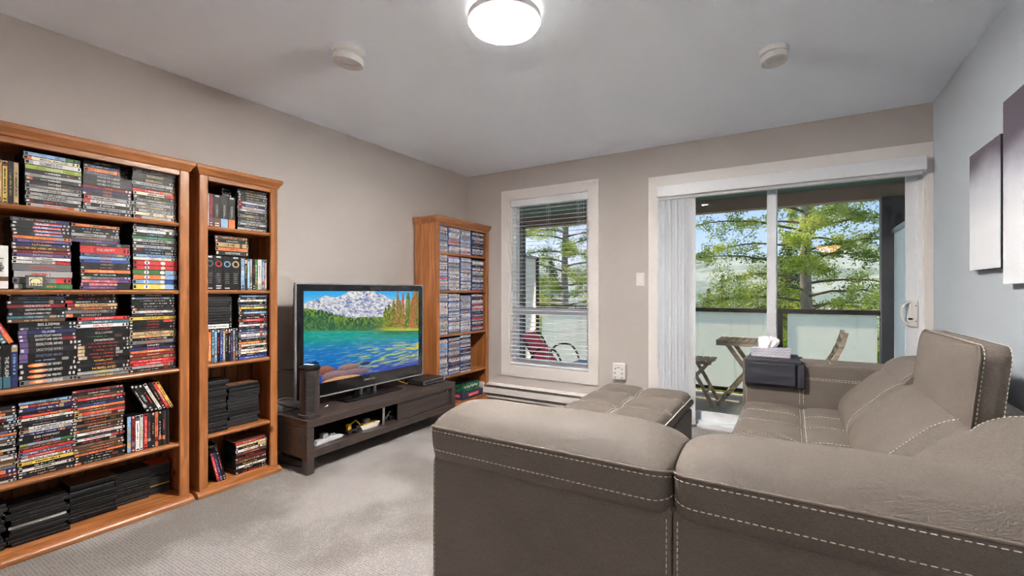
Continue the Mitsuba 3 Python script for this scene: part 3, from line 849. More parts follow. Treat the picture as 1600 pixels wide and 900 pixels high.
rb = random.Random(5)
BX = dict(jy=0.010, jx=0.012, yaw=0.05)
stack(blanks(13, rb, {3: 'w*0.5!plain'}), 0.366, 0.548, BASEZ, 0.245, f'the cropped pile, {W5}', G5, xs=-2.905, seed=51, **BX)
stack(blanks(12, rb, {6: 'w!plain', 0: 'k!plain^k'}), 0.560, 0.750, BASEZ, 0.222, f'the left pile, {W5}', G5, xs=-2.905, seed=52, **BX)
stack(blanks(12, rb, {0: 'k!plain^br'}), 0.765, 0.945, BASEZ, 0.232, f'the middle pile, {W5}', G5, xs=-2.945, seed=53, **BX)
stack(blanks(12, rb, {0: 'k!plain^dk'}), 0.905 + 0.045, 1.085 + 0.02, BASEZ, 0.218, f'the fourth pile, {W5}', G5, xs=-2.985, seed=54, jy=0.006, jx=0.006, yaw=0.03, D=0.12)
stack(blanks(12, rb, {0: 'dk!plain^o', 8: 'y*0.7!plain'}), 1.045 + 0.06, 1.205, BASEZ, 0.210, f'the rightmost pile, {W5}', G5, xs=-3.00, seed=55, jy=0.003, jx=0.006, yaw=0.02, D=0.12)

N1, NG1 = 'top shelf, narrow bookcase', 'discs on the top shelf of the narrow bookcase'
upright('w*0.9|V:r;dr~r;k*1.75|ROSWELL:lg>br;k*1.75|ROSWELL:lg>lb;k*1.75|ROSWELL:lg>o', 1.338, 1.545, 'upright on top shelf, narrow bookcase', NG1, y1=1.506, Hh=0.19, seed=61)
stack('k|SUPERNATURAL:tan>g;k|SUPERNATURAL:tan>g;k|SUPERNATURAL:tan>g;dk|SUPERNATURAL:lg;dk|SUPERNATURAL:lg>g;lg~w<r;nb~w;lg~r;lg~k;dk~lg;g*1.4~y;dk~lg;g~w;lg~k;dk~lg;lg~g',
      1.519, 1.703, 1.545, 1.800, f'the stack, {N1}', NG1, seed=62)
stack('k~g;k~lg;dk~g', 1.46, 1.515, 1.745, 1.795, f'the back pile, {N1}', NG1, seed=63, xs=-2.955, D=0.12)
N2, NG2 = 'second shelf, narrow bookcase', 'discs on the second shelf of the narrow bookcase'
upright('k*2.6!ring>sl;k*2.6!ring>r;k*2.6!ring>lb;k*2.8!ring>tan', 1.338, 1.176, 'upright boxes, second shelf, narrow bookcase', NG2, y1=1.535, Hh=0.20, seed=64)
upright('lb*1.6~w;dk~y;lb~w;lg~k;k~r;gn~w;w*1.8~lg;lb~w;cr~r', 1.537, 1.176, 'upright right row, second shelf, narrow bookcase', NG2, y1=1.703, Hh=0.192, seed=65)
stack('br~tan;k*1.0~lg;tan*1.4~dr;o*1.1~r;dk*1.3|GODFATHER:w', 1.392, 1.582, 1.382, 1.497, f'the upper pile, {N2}', NG2, seed=66)
N3, NG3 = 'third shelf, narrow bookcase', 'discs on the third shelf of the narrow bookcase'
upright('lb~k;o*1.3~w;tl*1.3~w;lb~k;k*1.1~r;b*1.1~y;lg~lm;k*1.1~lg;k~w;nb~o;lg~k;dk~lb', 1.338, 0.747, 'upright on third shelf, narrow bookcase', NG3, y1=1.520, Hh=0.195, seed=67)
stack(blanks(13, rb, {11: 'w*0.9!plain', 12: 'w*0.9!plain', 5: 'dk*1.3!plain'}), 1.312, 1.472, 0.945, 1.15, f'the blank pile, {N3}', NG3, seed=68, D=0.12, jy=0.004)
upright('k~lg', 1.481, 0.945, 'upon the row, third shelf, narrow bookcase', NG3, xs=-2.91, seed=69)
stack('lb~w;dk~w;w~r;k~gn;sl~w;y~o;dk~lb;lb~w;dk~r;k~w;r*1.2~w;k~pk;w~r;dk~lb;nb~w;sl~w;w*1.2~p;sl~w;k~o;o~y;cr~lb;dk~w<r;w~r;cr~y;nb~w;b*1.1~w',
      1.524, 1.708, 0.747, 1.145, f'the stack, {N3}', NG3, seed=70)
N4, NG4 = 'fourth shelf, narrow bookcase', 'blank disc cases on the fourth shelf of the narrow bookcase'
stack(blanks(15, rb), 1.325, 1.460, 0.339, 0.640, f'the left blank pile, {N4}', NG4, seed=71, D=0.13, jy=0.008, jx=0.010, yaw=0.03)
stack(blanks(12, rb, {0: 'k!plain^br', 8: 'k!plain^br'}), 1.475, 1.665, 0.339, 0.592, f'the right blank pile, {N4}', NG4, seed=72, xs=-2.915, jy=0.010, jx=0.008, yaw=0.04)
N5, NG5 = 'bottom shelf, narrow bookcase', 'discs on the bottom shelf of the narrow bookcase'
upright('r~w;nb~lg;k~pk', 1.395, BASEZ, 'leaning on the bottom shelf, narrow bookcase', NG5, xs=-2.875, Hh=0.178, Th=0.0165, lean=13, seed=73)
upright('dk~lg;g~k;dk~w;lg~k', 1.415, BASEZ, 'behind the trio, bottom shelf, narrow bookcase', NG5, xs=-2.99, D=0.12, lean=8, seed=74)
stack('r~w^br;cr~br;k~y>y;w*1.2~r;br~o;k~r;dr~k;br*1.2~tan;k~y;w~k;k~w;k~r', 1.508, 1.700, BASEZ, 0.240, f'the stack, {N5}', NG5, seed=75, jy=0.004)

# corner bookcase: about four hundred slim cases; the three columns nearest the camera one by one, the rest joined
BLUE = np.array(lin(38, 62, 128))
rest = []
rc = random.Random(9)
cols = [(3.359, 3.505), (3.515, 3.692), (3.704, 3.880), (3.905, 4.108)]
tops = [(1.545, [1.826, 1.818, 1.808, 1.800]), (1.176, [1.520, 1.514, 1.511, 1.498]), (0.747, [1.146, 1.140, 1.124, 1.142]), (0.339, [0.702, 0.704, 0.718])]
colname = ['first column', 'second column', 'third column', 'last column']
rown = ['top shelf', 'second shelf', 'third shelf', 'fourth shelf']
for si, (z0, zt) in enumerate(tops):
    for ci, z1 in enumerate(zt):
        n = int(round((z1 - z0) / 0.0132))
        specs = []
        for i in range(n):
            q = rc.random()
            if ci == 3 or (si == 3 and ci == 2):
                c = rc.choice(['dk', 'k', 'g', 'lb', 'lg', 'lg', 'r', 'br', 'w', 'dk', 'w'])
            elif si == 3 and ci == 1:
                c = rc.choice(['lg', 'dk', 'sl', 'lg', 'w', 'tan', 'g', 'lb'])
            else:
                c = 'lg' if q < 0.36 else 'w' if q < 0.80 else 'lb' if q < 0.90 else 'g' if q < 0.95 else rc.choice(['sl', 'pk', 'tl', 'cr'])
            dark = c in ('dk', 'k', 'nb', 'br', 'dr')
            specs.append({'c': c, 'bars': rc.choice(['w', 'lg', 'o', 'r', 'lb'] if dark else ['g', 'sl', 'dk', 'r', 'b', 'g']), 't': rc.choice([1, 1, 1, 1.15]) if rc.random() > 0.06 else 1.7, 'plain': True, 'm': 0.0008})
        single = ci < 3 and not (si == 3 and ci == 2)
        rest += stack(specs, cols[ci][0], cols[ci][1], z0, z1, f'the {colname[ci]}, {rown[si]}, corner bookcase', f'slim disc cases on the {rown[si]} of the corner bookcase', xs=-2.878, D=0.13,
                      default='slim_case', body=BLUE, seed=900 + si * 10 + ci, jy=0.004, jx=0.004, lean=rc.uniform(-0.02, 0.02), only=(lambda i: single))
nv, VV, FF, CC = 0, [], [], []
for v, f, c in rest:
    VV.append(v); FF.append(f + nv); CC.append(c)
    nv += len(v)
scene['slim_case_columns'] = mikit.ply((np.vstack(VV), np.vstack(FF)), 'm_case', False, color=np.vstack(CC))
labels['slim_case_columns'] = {'label': 'dark and colourful slim disc cases stacked at the far side of the corner bookcase', 'category': 'disc case', 'kind': 'stuff'}

# thermo-hygrometer in front of the second shelf's left stack
th_ = thing('thermometer', 'small dark framed thermometer with cream display on the second shelf', 'thermometer')
tx = -2.868
part(th_, 'frame', tri(mbox(tx - 0.012, tx, 0.606, 0.668, 1.182, 1.236) - mbox(tx - 0.003, tx + 0.01, 0.615, 0.659, 1.190, 1.229)), 'm_post')
mat('m_display', lin(214, 206, 164), 0.5)
part(th_, 'display', box(tx - 0.006, tx - 0.0025, 0.614, 0.660, 1.189, 1.230), 'm_display')
part(th_, 'reading', cat(lettering('20', 0.011, (tx - 0.0025, 0.627, 1.198), (0, 1, 0), (0, 0, 1)), lettering('60', 0.011, (tx - 0.0025, 0.648, 1.198), (0, 1, 0), (0, 0, 1))), 'm_black', kind='stuff')


def arc(cy, cz, r, a0, a1, x, w, n=10):
    t = np.radians(np.linspace(a0, a1, n))
    o = np.stack([cy + r * np.cos(t), cz + r * np.sin(t)], 1)
    i = np.stack([cy + (r - w) * np.cos(t), cz + (r - w) * np.sin(t)], 1)
    return prism(np.vstack([o, i[::-1]]), 'x', x, x + 0.0005)


part(th_, 'gauge_arc', cat(arc(0.637, 1.206, 0.020, 55, 125, tx - 0.0025, 0.003)), 'm_green')
part(th_, 'gauge_arc', arc(0.637, 1.206, 0.020, 10, 50, tx - 0.0025, 0.003), 'm_red')
part(th_, 'gauge_arc', arc(0.637, 1.206, 0.020, 130, 170, tx - 0.0025, 0.003), 'm_black')
part(th_, 'foot', box(tx - 0.012, tx - 0.004, 0.630, 0.645, 1.1745, 1.183), 'm_post')

# two board games on the bottom shelf of the corner bookcase
mat('m_navy_box', lin(34, 42, 66), 0.45)
mat('m_green_box', proc(lambda p, n, uv: mix(lin(24, 66, 46), lin(40, 110, 74), smoothstep(0.45, 0.6, fbm(p.x * 40, p.y * 40, p.z * 40, 3)))), 0.45)
mat('m_green', lin(70, 140, 60), 0.5)
bg = thing('board_game', 'navy board game box with red banner on the lowest corner shelf', 'board game')
part(bg, 'box_tray', box(-3.10, -2.879, 3.742, 4.100, BASEZ, 0.113, 0.003), 'm_navy_box')
part(bg, 'lid', box(-3.103, -2.876, 3.739, 4.103, 0.060, 0.118, 0.003), 'm_navy_box')
part(bg, 'banner', cat(box(-2.8762, -2.8750, 3.830, 4.025, 0.071, 0.106), box(-2.98 - 0.09, -2.98 + 0.07, 3.7382, 3.7392, 0.071, 0.106)), 'm_red')
part(bg, 'lettering', cat(lettering('MONOPOLY', 0.019, (-2.8750, 3.9275, 0.088), (0, 1, 0), (0, 0, 1), width=0.17), lettering('MONOPOLY', 0.019, (-2.99, 3.7382, 0.088), (1, 0, 0), (0, 0, 1), width=0.14)), 'm_letter_white', kind='stuff')
bg = thing('board_game', 'green board game box lying on the navy one', 'board game')
part(bg, 'box_tray', box(-3.09, -2.90, 3.765, 4.062, 0.119, 0.185, 0.003), 'm_green_box')
part(bg, 'lid', box(-3.093, -2.897, 3.762, 4.065, 0.150, 0.198, 0.003), 'm_green_box')
part(bg, 'print', cat(*[box(-2.8968, -2.8962, 3.80 + i * 0.034, 3.80 + i * 0.034 + 0.02, 0.158 + 0.006 * (i % 2), 0.178 + 0.006 * (i % 2)) for i in range(7)]), 'm_letter_white', kind='stuff')
one('game_folder', box(-3.08, -2.93, 3.80, 4.05, 0.199, 0.212, 0.002), 'm_black', 'thin black case lying on the green board game box', 'case')

# ------------------------------------------------------------------ television bench and what stands on it
tb = thing('tv_bench', 'low black-brown television bench with an open front compartment', 'tv bench')
b0, b1, bx0, bx1, bt = 1.797, 3.290, -3.118, -2.614, 0.345
part(tb, 'top', box(bx0, bx1, b0, b1, bt - 0.05, bt, 0.002), 'm_bench')
part(tb, 'lower_shelf', box(bx0, bx1, b0, b1, 0.10, 0.15, 0.002), 'm_bench')
for ya, yb in ((b0, b0 + 0.05), (b1 - 0.05, b1)):
    part(tb, 'side_panel', box(bx0, bx1, ya, yb, 0.15, bt - 0.05), 'm_bench')
    for xa in (bx0, bx1 - 0.05):
        part(tb, 'leg', box(xa, xa + 0.05, ya, yb, 0.0, 0.10, 0.001), 'm_bench')
part(tb, 'back_panel', box(bx0 + 0.002, bx0 + 0.012, b0 + 0.05, b1 - 0.05, 0.15, bt - 0.05), 'm_bench')
part(tb, 'centre_post', cyl([-2.66, 2.475, 0.15], [-2.66, 2.475, bt - 0.05], 0.011, 16), 'm_chrome')
dp = part(tb, 'drop_door', box(-2.648, -2.634, 2.60, b1 - 0.052, 0.152, bt - 0.052, 0.001), 'm_bench')
part(dp, 'knob', lathe([(0.001, 0.006), (0.006, 0.005), (0.006, 0.0)], (0, 0, 0), 12).apply_transform(trimesh.transformations.rotation_matrix(math.pi / 2, [0, 1, 0])).apply_translation((-2.634, 3.20, 0.272)), 'm_chrome')

tv = thing('television', 'large flat television with glossy bezel showing a mountain lake', 'television')
ty0, ty1, tz0, tz1, txf = 1.900, 3.155, 0.414, 1.220, -2.880
so = dict(y0=1.955, y1=3.103, z0=0.507, z1=1.168)


def tv_ring(y0, y1, z0, z1, r, x, n=6):
    pts = []
    for cy, cz, a in ((y1 - r, z1 - r, 0), (y0 + r, z1 - r, 90), (y0 + r, z0 + r, 180), (y1 - r, z0 + r, 270)):
        for t in np.radians(np.linspace(a, a + 90, n)):
            pts.append((x, cy + r * math.cos(t), cz + r * math.sin(t)))
    return np.array(pts)


cab = loft([tv_ring(ty0 + 0.06, ty1 - 0.06, tz0 + 0.06, tz1 - 0.05, 0.04, txf - 0.085), tv_ring(ty0 + 0.02, ty1 - 0.02, tz0 + 0.02, tz1 - 0.02, 0.03, txf - 0.055),
            tv_ring(ty0, ty1, tz0, tz1, 0.03, txf - 0.035), tv_ring(ty0, ty1, tz0, tz1, 0.03, txf - 0.010), tv_ring(ty0 + 0.006, ty1 - 0.006, tz0 + 0.006, tz1 - 0.006, 0.026, txf - 0.001)])
cabm = manifold3d.Manifold(manifold3d.Mesh(np.asarray(cab.vertices, np.float32), np.asarray(cab.faces[:, ::-1] if cab.volume < 0 else cab.faces, np.uint32)))
bez = tri(cabm - mbox(txf - 0.008, txf + 0.05, so['y0'], so['y1'], so['z0'], so['z1']))
part(tv, 'cabinet', bez, 'm_gloss_black', smooth=25)
part(tv, 'clear_trim', tri(manifold3d.Manifold.batch_boolean([mbox(txf - 0.02, txf - 0.004, ty0 - 0.006, ty1 + 0.006, tz0 - 0.008, tz1 + 0.005), mbox(txf - 0.05, txf + 0.05, ty0 + 0.004, ty1 - 0.004, tz0 + 0.004, tz1 - 0.004)], manifold3d.OpType.Subtract)), 'm_gray')


def lake(p, n, uv):
    s = (p.y - so['y0']) / (so['y1'] - so['y0'])
    t = (p.z - so['z0']) / (so['z1'] - so['z0'])
    C = lambda r, g, b: mi.Color3f(lin(r, g, b))
    shore = 0.585 - 0.125 * s
    sky_ = mix(lin(150, 214, 240), lin(70, 168, 228), smoothstep(0.78, 1.0, t))
    # mountain
    crest = 0.0 * s
    ks = [(-0.1, 0.84), (0.0, 0.86), (0.08, 0.915), (0.16, 0.95), (0.22, 0.93), (0.30, 0.975), (0.37, 1.01), (0.45, 1.03), (0.54, 1.01), (0.61, 0.96), (0.70, 0.90), (1.2, 0.86)]
    for (a0, b0), (a1, b1) in zip(ks[:-1], ks[1:]):
        crest = dr.select((s >= a0) & (s < a1), b0 + (b1 - b0) * (s - a0) / (a1 - a0), crest)
    crest = crest + 0.05 * (fbm(s * 26, 1.0, 0.0, 4) - 0.5)
    rock = 0.55 * fbm(s * 38 + t * 26, t * 34 - s * 16, 2.0, 4) + 0.45 * fbm(s * 120 + t * 60, t * 100 - s * 40, 12.0, 3)
    snow = smoothstep(0.30, 0.62, rock + 0.16 * (t - 0.8))
    mt = mix(lin(92, 112, 164), lin(238, 236, 232), snow)
    mt = mix(mt, lin(150, 156, 176), smoothstep(0.55, 0.7, fbm(s * 70, t * 70, 4.0, 2)) * 0.6)
    lowgreen = (1 - smoothstep(0.66, 0.74, t + 0.10 * (fbm(s * 20, t * 20, 6.0) - 0.5) + 0.10 * smoothstep(0.25, 0.5, s)))
    mt = mix(mt, lin(70, 120, 90), lowgreen * 0.55)
    col = mix(sky_, mt, smoothstep(-0.006, 0.006, crest - t))
    # forest band along the far shore
    ftop = 0.80 - 0.13 * smoothstep(0.0, 0.42, s) + 0.030 * fbm(s * 90, 0.0, 1.0, 2)
    fst = mix(lin(30, 74, 44), lin(126, 156, 66), smoothstep(0.35, 0.7, fbm(s * 110, t * 46, 8.0, 3)))
    fst = mix(lin(44, 96, 66), fst, smoothstep(0.12, 0.02, ftop - t) * 0.6 + 0.4)
    col = mix(col, fst, smoothstep(-0.005, 0.005, ftop - t))
    # tall conifers at the right, some red
    for i, (c, top, w, red) in enumerate(((0.655, 0.80, 0.030, 0), (0.69, 0.84, 0.028, 0), (0.735, 0.90, 0.028, 0.2), (0.775, 1.0, 0.020, 0.85), (0.80, 0.88, 0.03, 0.1), (0.83, 0.985, 0.018, 0.9), (0.885, 0.99, 0.034, 0.0),
                                         (0.93, 0.92, 0.03, 0.5), (0.965, 1.06, 0.052, 0.75), (1.0, 0.95, 0.04, 0.3))):
        tt = (top - t) / (top - shore + 0.02)
        half = w * 1.35 * dr.sqrt(dr.maximum(tt, 0.0)) * (0.55 + 0.9 * fbm(t * 60, s * 40 + i, 3.0 + i, 2))
        m = smoothstep(0.004, -0.002, dr.abs(s - c) - half) * dr.select(tt > 0, 1.0, 0.0) * dr.select(t > shore - 0.02, 1.0, 0.0)
        tr_ = mix(lin(36, 72, 34), lin(168, 172, 70), smoothstep(0.4, 0.7, fbm(s * 160, t * 110, 11.0 + i, 2)))
        tr_ = mix(tr_, lin(206, 92, 84), red * smoothstep(0.35, 0.6, fbm(s * 90, t * 60, 21.0 + i, 2)))
        col = mix(col, tr_, m)
    grass = smoothstep(0.05, 0.0, dr.abs(t - shore - 0.005) - 0.008 * fbm(s * 40, 0.0, 9.0)) * smoothstep(0.5, 0.75, s)
    col = mix(col, lin(206, 206, 92), grass * 0.75)
    # water
    d = (shore - t) / dr.maximum(shore, 0.05)
    rip = fbm(s * 16, t * 130, 5.0, 3)
    w0 = mix(lin(40, 150, 132), lin(30, 112, 176), smoothstep(0.08, 0.45, d))
    w0 = mix(w0, lin(34, 62, 150), smoothstep(0.55, 0.95, d))
    w0 = mix(w0, lin(22, 108, 72), smoothstep(0.25, 0.0, d) * smoothstep(0.35, 0.75, s) * 0.9)
    w0 = mix(w0, lin(190, 206, 72), smoothstep(0.45, 0.68, rip) * smoothstep(0.2, 0.5, d) * (1 - smoothstep(0.75, 1.0, d)) * smoothstep(0.2, 0.6, s))
    w0 = mix(w0, lin(226, 196, 40), smoothstep(0.5, 0.7, fbm(s * 22, t * 60, 15.0, 2)) * smoothstep(0.75, 0.95, s) * smoothstep(0.3, 0.5, d) * (1 - smoothstep(0.7, 0.85, d)))
    w0 = w0 * (0.78 + 0.5 * fbm(s * 24, t * 200, 25.0, 2))
    w0 = mix(w0, lin(150, 200, 230), smoothstep(0.6, 0.8, rip) * 0.35)
    col = mix(col, w0, smoothstep(-0.004, 0.004, shore - t))
    # rocks low at the left
    for i, (cx, cz, rx, rz, c) in enumerate(((0.03, 0.205, 0.035, 0.045, (26, 32, 74)), (0.075, 0.215, 0.035, 0.036, (24, 30, 70)), (0.10, 0.135, 0.12, 0.05, (150, 100, 84)), (0.33, 0.125, 0.09, 0.035, (150, 116, 104)),
                                             (0.22, 0.055, 0.10, 0.055, (140, 112, 112)), (0.37, 0.05, 0.15, 0.045, (128, 104, 110)), (0.27, -0.01, 0.16, 0.045, (196, 150, 112)), (0.47, 0.135, 0.045, 0.02, (40, 50, 92)))):
        q = dr.square((s - cx) / rx) + dr.square((t - cz) / rz) + 0.5 * (fbm(s * 30, t * 22, 30.0 + i, 3) - 0.5)
        sh = mix(mi.Color3f(lin(*c)) * 0.5, mi.Color3f(lin(*c)) * 1.25, smoothstep(-0.8, 0.9, (t - cz) / rz + 0.5 * (fbm(s * 60, t * 50, 40.0, 2) - 0.5)))
        col = mix(col, sh, smoothstep(1.02, 0.9, q))
    g = dr.maximum(col.x * 0.3 + col.y * 0.55 + col.z * 0.15, 0.0)
    return dr.maximum(mi.Color3f(g) * (-0.15) + col * 1.15, 0.0) * SCREEN


SCREEN = 0.72
scene['m_screen'] = {'type': 'twosided', 'bsdf': {'type': 'roughplastic', 'diffuse_reflectance': rgb([0.004, 0.004, 0.005]), 'alpha': 0.02, 'int_ior': 1.5}}
scr = trimesh.Trimesh([[txf - 0.006, so['y0'], so['z0']], [txf - 0.006, so['y1'], so['z0']], [txf - 0.006, so['y1'], so['z1']], [txf - 0.006, so['y0'], so['z1']]], [[0, 1, 2], [0, 2, 3]], process=False)
part(tv, 'screen', scr, 'm_screen', label='screen showing a lake below a snowy mountain', uv=np.array([[0, 0], [1, 0], [1, 1], [0, 1.0]]), emitter={'type': 'area', 'radiance': proc(lake)})
part(tv, 'lettering', lettering('SAMSUNG', 0.016, (txf + 0.0002, 2.53, 0.470), (0, 1, 0), (0, 0, 1)), 'm_letter_gray', kind='stuff')
part(tv, 'stand_base', rbox(-2.985, -2.795, 2.245, 2.815, bt, bt + 0.016, 0.007, 10), 'm_gloss_black', smooth=30)
part(tv, 'stand_neck', union(box(-2.955, -2.915, 2.42, 2.64, bt + 0.008, 0.46, 0.006)), 'm_gloss_black')
for y in (2.46, 2.60):
    part(tv, 'stand_column', cyl([-2.895, y, bt + 0.010], [-2.895, y, 0.43], 0.012, 16), 'm_chrome')
part(tv, 'standby_light', box(txf, txf + 0.0008, 3.05, 3.056, 0.452, 0.458), 'm_red')

fan = thing('tower_fan', 'small dark tower fan heater standing before the television', 'fan')
fx, fy, fz = -2.700, 1.876, bt


def dring(r, z, sx=1.0):
    t = np.linspace(0, 2 * np.pi, 37)[:-1]
    e = 0.62
    return np.stack([fx + r * sx * np.sign(np.cos(t)) * np.abs(np.cos(t)) ** e, fy + r * np.sign(np.sin(t)) * np.abs(np.sin(t)) ** e, np.full(36, fz + z)], 1)


part(fan, 'base', loft([dring(0.064, 0.0), dring(0.066, 0.006), dring(0.064, 0.022), dring(0.056, 0.028)]), 'm_fan', smooth=35)
part(fan, 'body', loft([dring(0.052, 0.028), dring(0.054, 0.034), dring(0.054, 0.300), dring(0.052, 0.306)]), 'm_fan', smooth=35)
ft = part(fan, 'control_top', loft([dring(0.055, 0.308), dring(0.060, 0.314), dring(0.060, 0.326), dring(0.050, 0.338), dring(0.024, 0.342)]), 'm_gloss_black', smooth=35)
part(ft, 'button', cat(*[box(fx - 0.003 + d, fx + 0.005 + d, fy - 0.020, fy + 0.012, fz + 0.338, fz + 0.3445, 0.001) for d in (-0.034, -0.014, 0.006, 0.026)]), 'm_letter_white', kind='stuff')
# grille on the face towards the room's near end
GA = math.radians(-32)
gn_, gu = np.array([math.cos(GA), math.sin(GA), 0]), np.array([-math.sin(GA), math.cos(GA), 0])


def on_fan(u0, u1, z0, z1, o0, o1):
    m = box(u0, u1, o0, o1, z0, z1)
    v = m.vertices
    c = np.array([fx, fy, fz])
    return trimesh.Trimesh(c + v[:, :1] * gu + v[:, 1:2] * gn_ + v[:, 2:3] * [0, 0, 1], m.faces, process=False)


part(fan, 'grille_back', on_fan(-0.026, 0.026, 0.05, 0.275, 0.054, 0.0615), 'm_black')
part(fan, 'grille_bars', cat(*[on_fan(u - 0.0012, u + 0.0012, 0.052, 0.273, 0.0615, 0.0645) for u in np.linspace(-0.023, 0.023, 10)]), 'm_fan', kind='stuff')
for z in np.linspace(0.085, 0.235, 4):
    part(fan, 'grille_rail', on_fan(-0.026, 0.026, z - 0.004, z + 0.004, 0.061, 0.066), 'm_fan')

pl_ = thing('media_player', 'slim black media player at the far end of the bench', 'media player')
part(pl_, 'body', box(-2.935, -2.715, 2.975, 3.265, bt + 0.004, bt + 0.046, 0.004), 'm_black')
part(pl_, 'front_trim', tri(mbox(-2.716, -2.712, 2.977, 3.263, bt + 0.010, bt + 0.042) - mbox(-2.72, -2.71, 2.990, 3.250, bt + 0.014, bt + 0.038)), 'm_steel')
for y in (2.99, 3.24):
    part(pl_, 'foot', box(-2.93, -2.72, y, y + 0.02, bt, bt + 0.006), 'm_black')

rt = thing('router', 'pale grey router box at the back of the bench beside the narrow bookcase', 'router')
part(rt, 'body', rbox(-3.10, -2.955, 1.83, 1.99, bt, bt + 0.045, 0.01, 8), 'm_lightgray', smooth=30)
part(rt, 'vent_slots', cat(*[box(-2.9552, -2.954, 1.85 + i * 0.014, 1.856 + i * 0.014, bt + 0.012, bt + 0.032) for i in range(9)]), 'm_dark_slot', kind='stuff')


def spline(P, n=40):
    P = np.asarray(P, float)
    t = np.r_[0, np.cumsum(np.linalg.norm(np.diff(P, axis=0), axis=1))]
    return CubicSpline(t, P)(np.linspace(0, t[-1], n))


one('power_cord', tube(spline([(-3.13, 1.80, 0.56), (-3.10, 1.83, 0.60), (-3.06, 1.92, 0.615), (-3.02, 2.02, 0.60)]), 0.004, 6), 'm_cord', 'black cord arching from the wall to the back of the television', 'cord', smooth=True)
one('signal_cable', tube(spline([(-3.06, 1.86, bt + 0.05), (-2.98, 1.90, bt + 0.085), (-2.90, 1.96, bt + 0.05), (-2.86, 2.02, bt + 0.006), (-2.84, 2.12, bt + 0.006)]), 0.0035, 6), 'm_cord_white', 'white cable running from the router over the bench top', 'cable', smooth=True)
one('power_cord', tube(spline([(-3.09, 1.84, bt + 0.042), (-3.02, 1.82, bt + 0.07), (-2.95, 1.86, bt + 0.04), (-2.93, 1.97, bt + 0.006), (-2.95, 2.15, bt + 0.006)]), 0.0035, 6), 'm_cord', 'black cord looping over the router', 'cord', smooth=True)
one('power_cord', tube(spline([(-3.08, 1.86, 0.20), (-3.00, 1.90, 0.03), (-2.85, 1.93, 0.006), (-2.74, 1.89, 0.006), (-2.80, 1.86, 0.006), (-2.97, 1.85, 0.006)]), 0.0045, 6), 'm_cord', 'black cord lying on the carpet below the bench', 'cord', smooth=True)
one('signal_cable', tube(spline([(-2.95, 2.78, 0.44), (-2.90, 2.86, 0.40), (-2.86, 2.90, bt + 0.03), (-2.88, 2.96, bt + 0.02)]), 0.003, 6), 'm_yellow', 'thin yellow cable between television and media player', 'cable', smooth=True)

# small models inside the open compartment
sh = 0.150
m1 = thing('toy_ship', 'small grey model ship at the near end of the bench compartment', 'toy')
part(m1, 'hull', prism([(-0.10, 0.012), (0.10, 0.018), (0.12, 0.03), (0.06, 0.045), (-0.09, 0.04)], 'x', -2.715, -2.665).apply_translation((0, 2.00, sh - 0.012)), 'm_lightgray')
part(m1, 'bridge', box(-2.71, -2.67, 1.955, 1.995, sh + 0.02, sh + 0.062), 'm_gray')
part(m1, 'hatch', box(-2.70, -2.68, 2.02, 2.06, sh + 0.02, sh + 0.045), 'm_gray')
m2 = thing('toy_vehicle', 'yellow and black model vehicle left of the cream boat', 'toy')
part(m2, 'chassis', box(-2.73, -2.67, 2.155, 2.255, sh + 0.014, sh + 0.032, 0.003), 'm_black')
part(m2, 'arm', cat(box(-2.715, -2.685, 2.17, 2.20, sh + 0.03, sh + 0.07, 0.003), tube([[-2.70, 2.19, sh + 0.06], [-2.69, 2.24, sh + 0.085], [-2.68, 2.27, sh + 0.05]], 0.006, 6)), 'm_yellow', kind='stuff')
for x in (-2.728, -2.672):
    for y in (2.17, 2.24):
        part(m2, 'wheel', cyl([x - 0.007, y, sh + 0.016], [x + 0.007, y, sh + 0.016], 0.016, 12), 'm_black')
m3 = thing('toy_boat', 'cream model boat with yellow deck beside the chrome post', 'toy')
part(m3, 'hull', prism([(-0.085, 0.03), (-0.07, 0.0), (0.07, 0.0), (0.10, 0.034)], 'x', -2.735, -2.675).apply_translation((0, 2.36, sh)), 'm_cord_white')
part(m3, 'deck', box(-2.728, -2.682, 2.30, 2.42, sh + 0.032, sh + 0.04), 'm_yellow')
part(m3, 'cabin', box(-2.72, -2.69, 2.32, 2.375, sh + 0.04, sh + 0.07, 0.004), 'm_gray')
m4 = thing('toy_motorcycle', 'silver model motorcycle just beyond the chrome post', 'toy')
for y in (2.53, 2.60):
    part(m4, 'wheel', trimesh.creation.torus(0.020, 0.005, 20, 8).apply_transform(trimesh.transformations.rotation_matrix(math.pi / 2, [0, 1, 0])).apply_translation((-2.70, y, sh + 0.025)), 'm_black', smooth=True)
part(m4, 'frame', union(tube([[-2.70, 2.53, sh + 0.025], [-2.70, 2.555, sh + 0.05], [-2.70, 2.60, sh + 0.025]], 0.006, 8), tube([[-2.70, 2.55, sh + 0.05], [-2.70, 2.585, sh + 0.075]], 0.005, 8), tube([[-2.73, 2.585, sh + 0.073], [-2.67, 2.585, sh + 0.073]], 0.004, 8)), 'm_chrome', smooth=30)

# ------------------------------------------------------------------ canvases on the right wall


def canvas_print(p, n, uv):
    f = fbm(p.y * 6, p.z * 5, 1.0, 4)
    t = smoothstep(1.64, 1.84, p.z + 0.08 * (f - 0.5))
    c = mix(lin(238, 240, 246), lin(204, 206, 220), smoothstep(1.45, 1.72, p.z + 0.08 * (f - 0.5)))  # pale lower part is window glare painted into the print
    return mix(c, lin(74, 66, 78), t) * (0.95 + 0.1 * f)


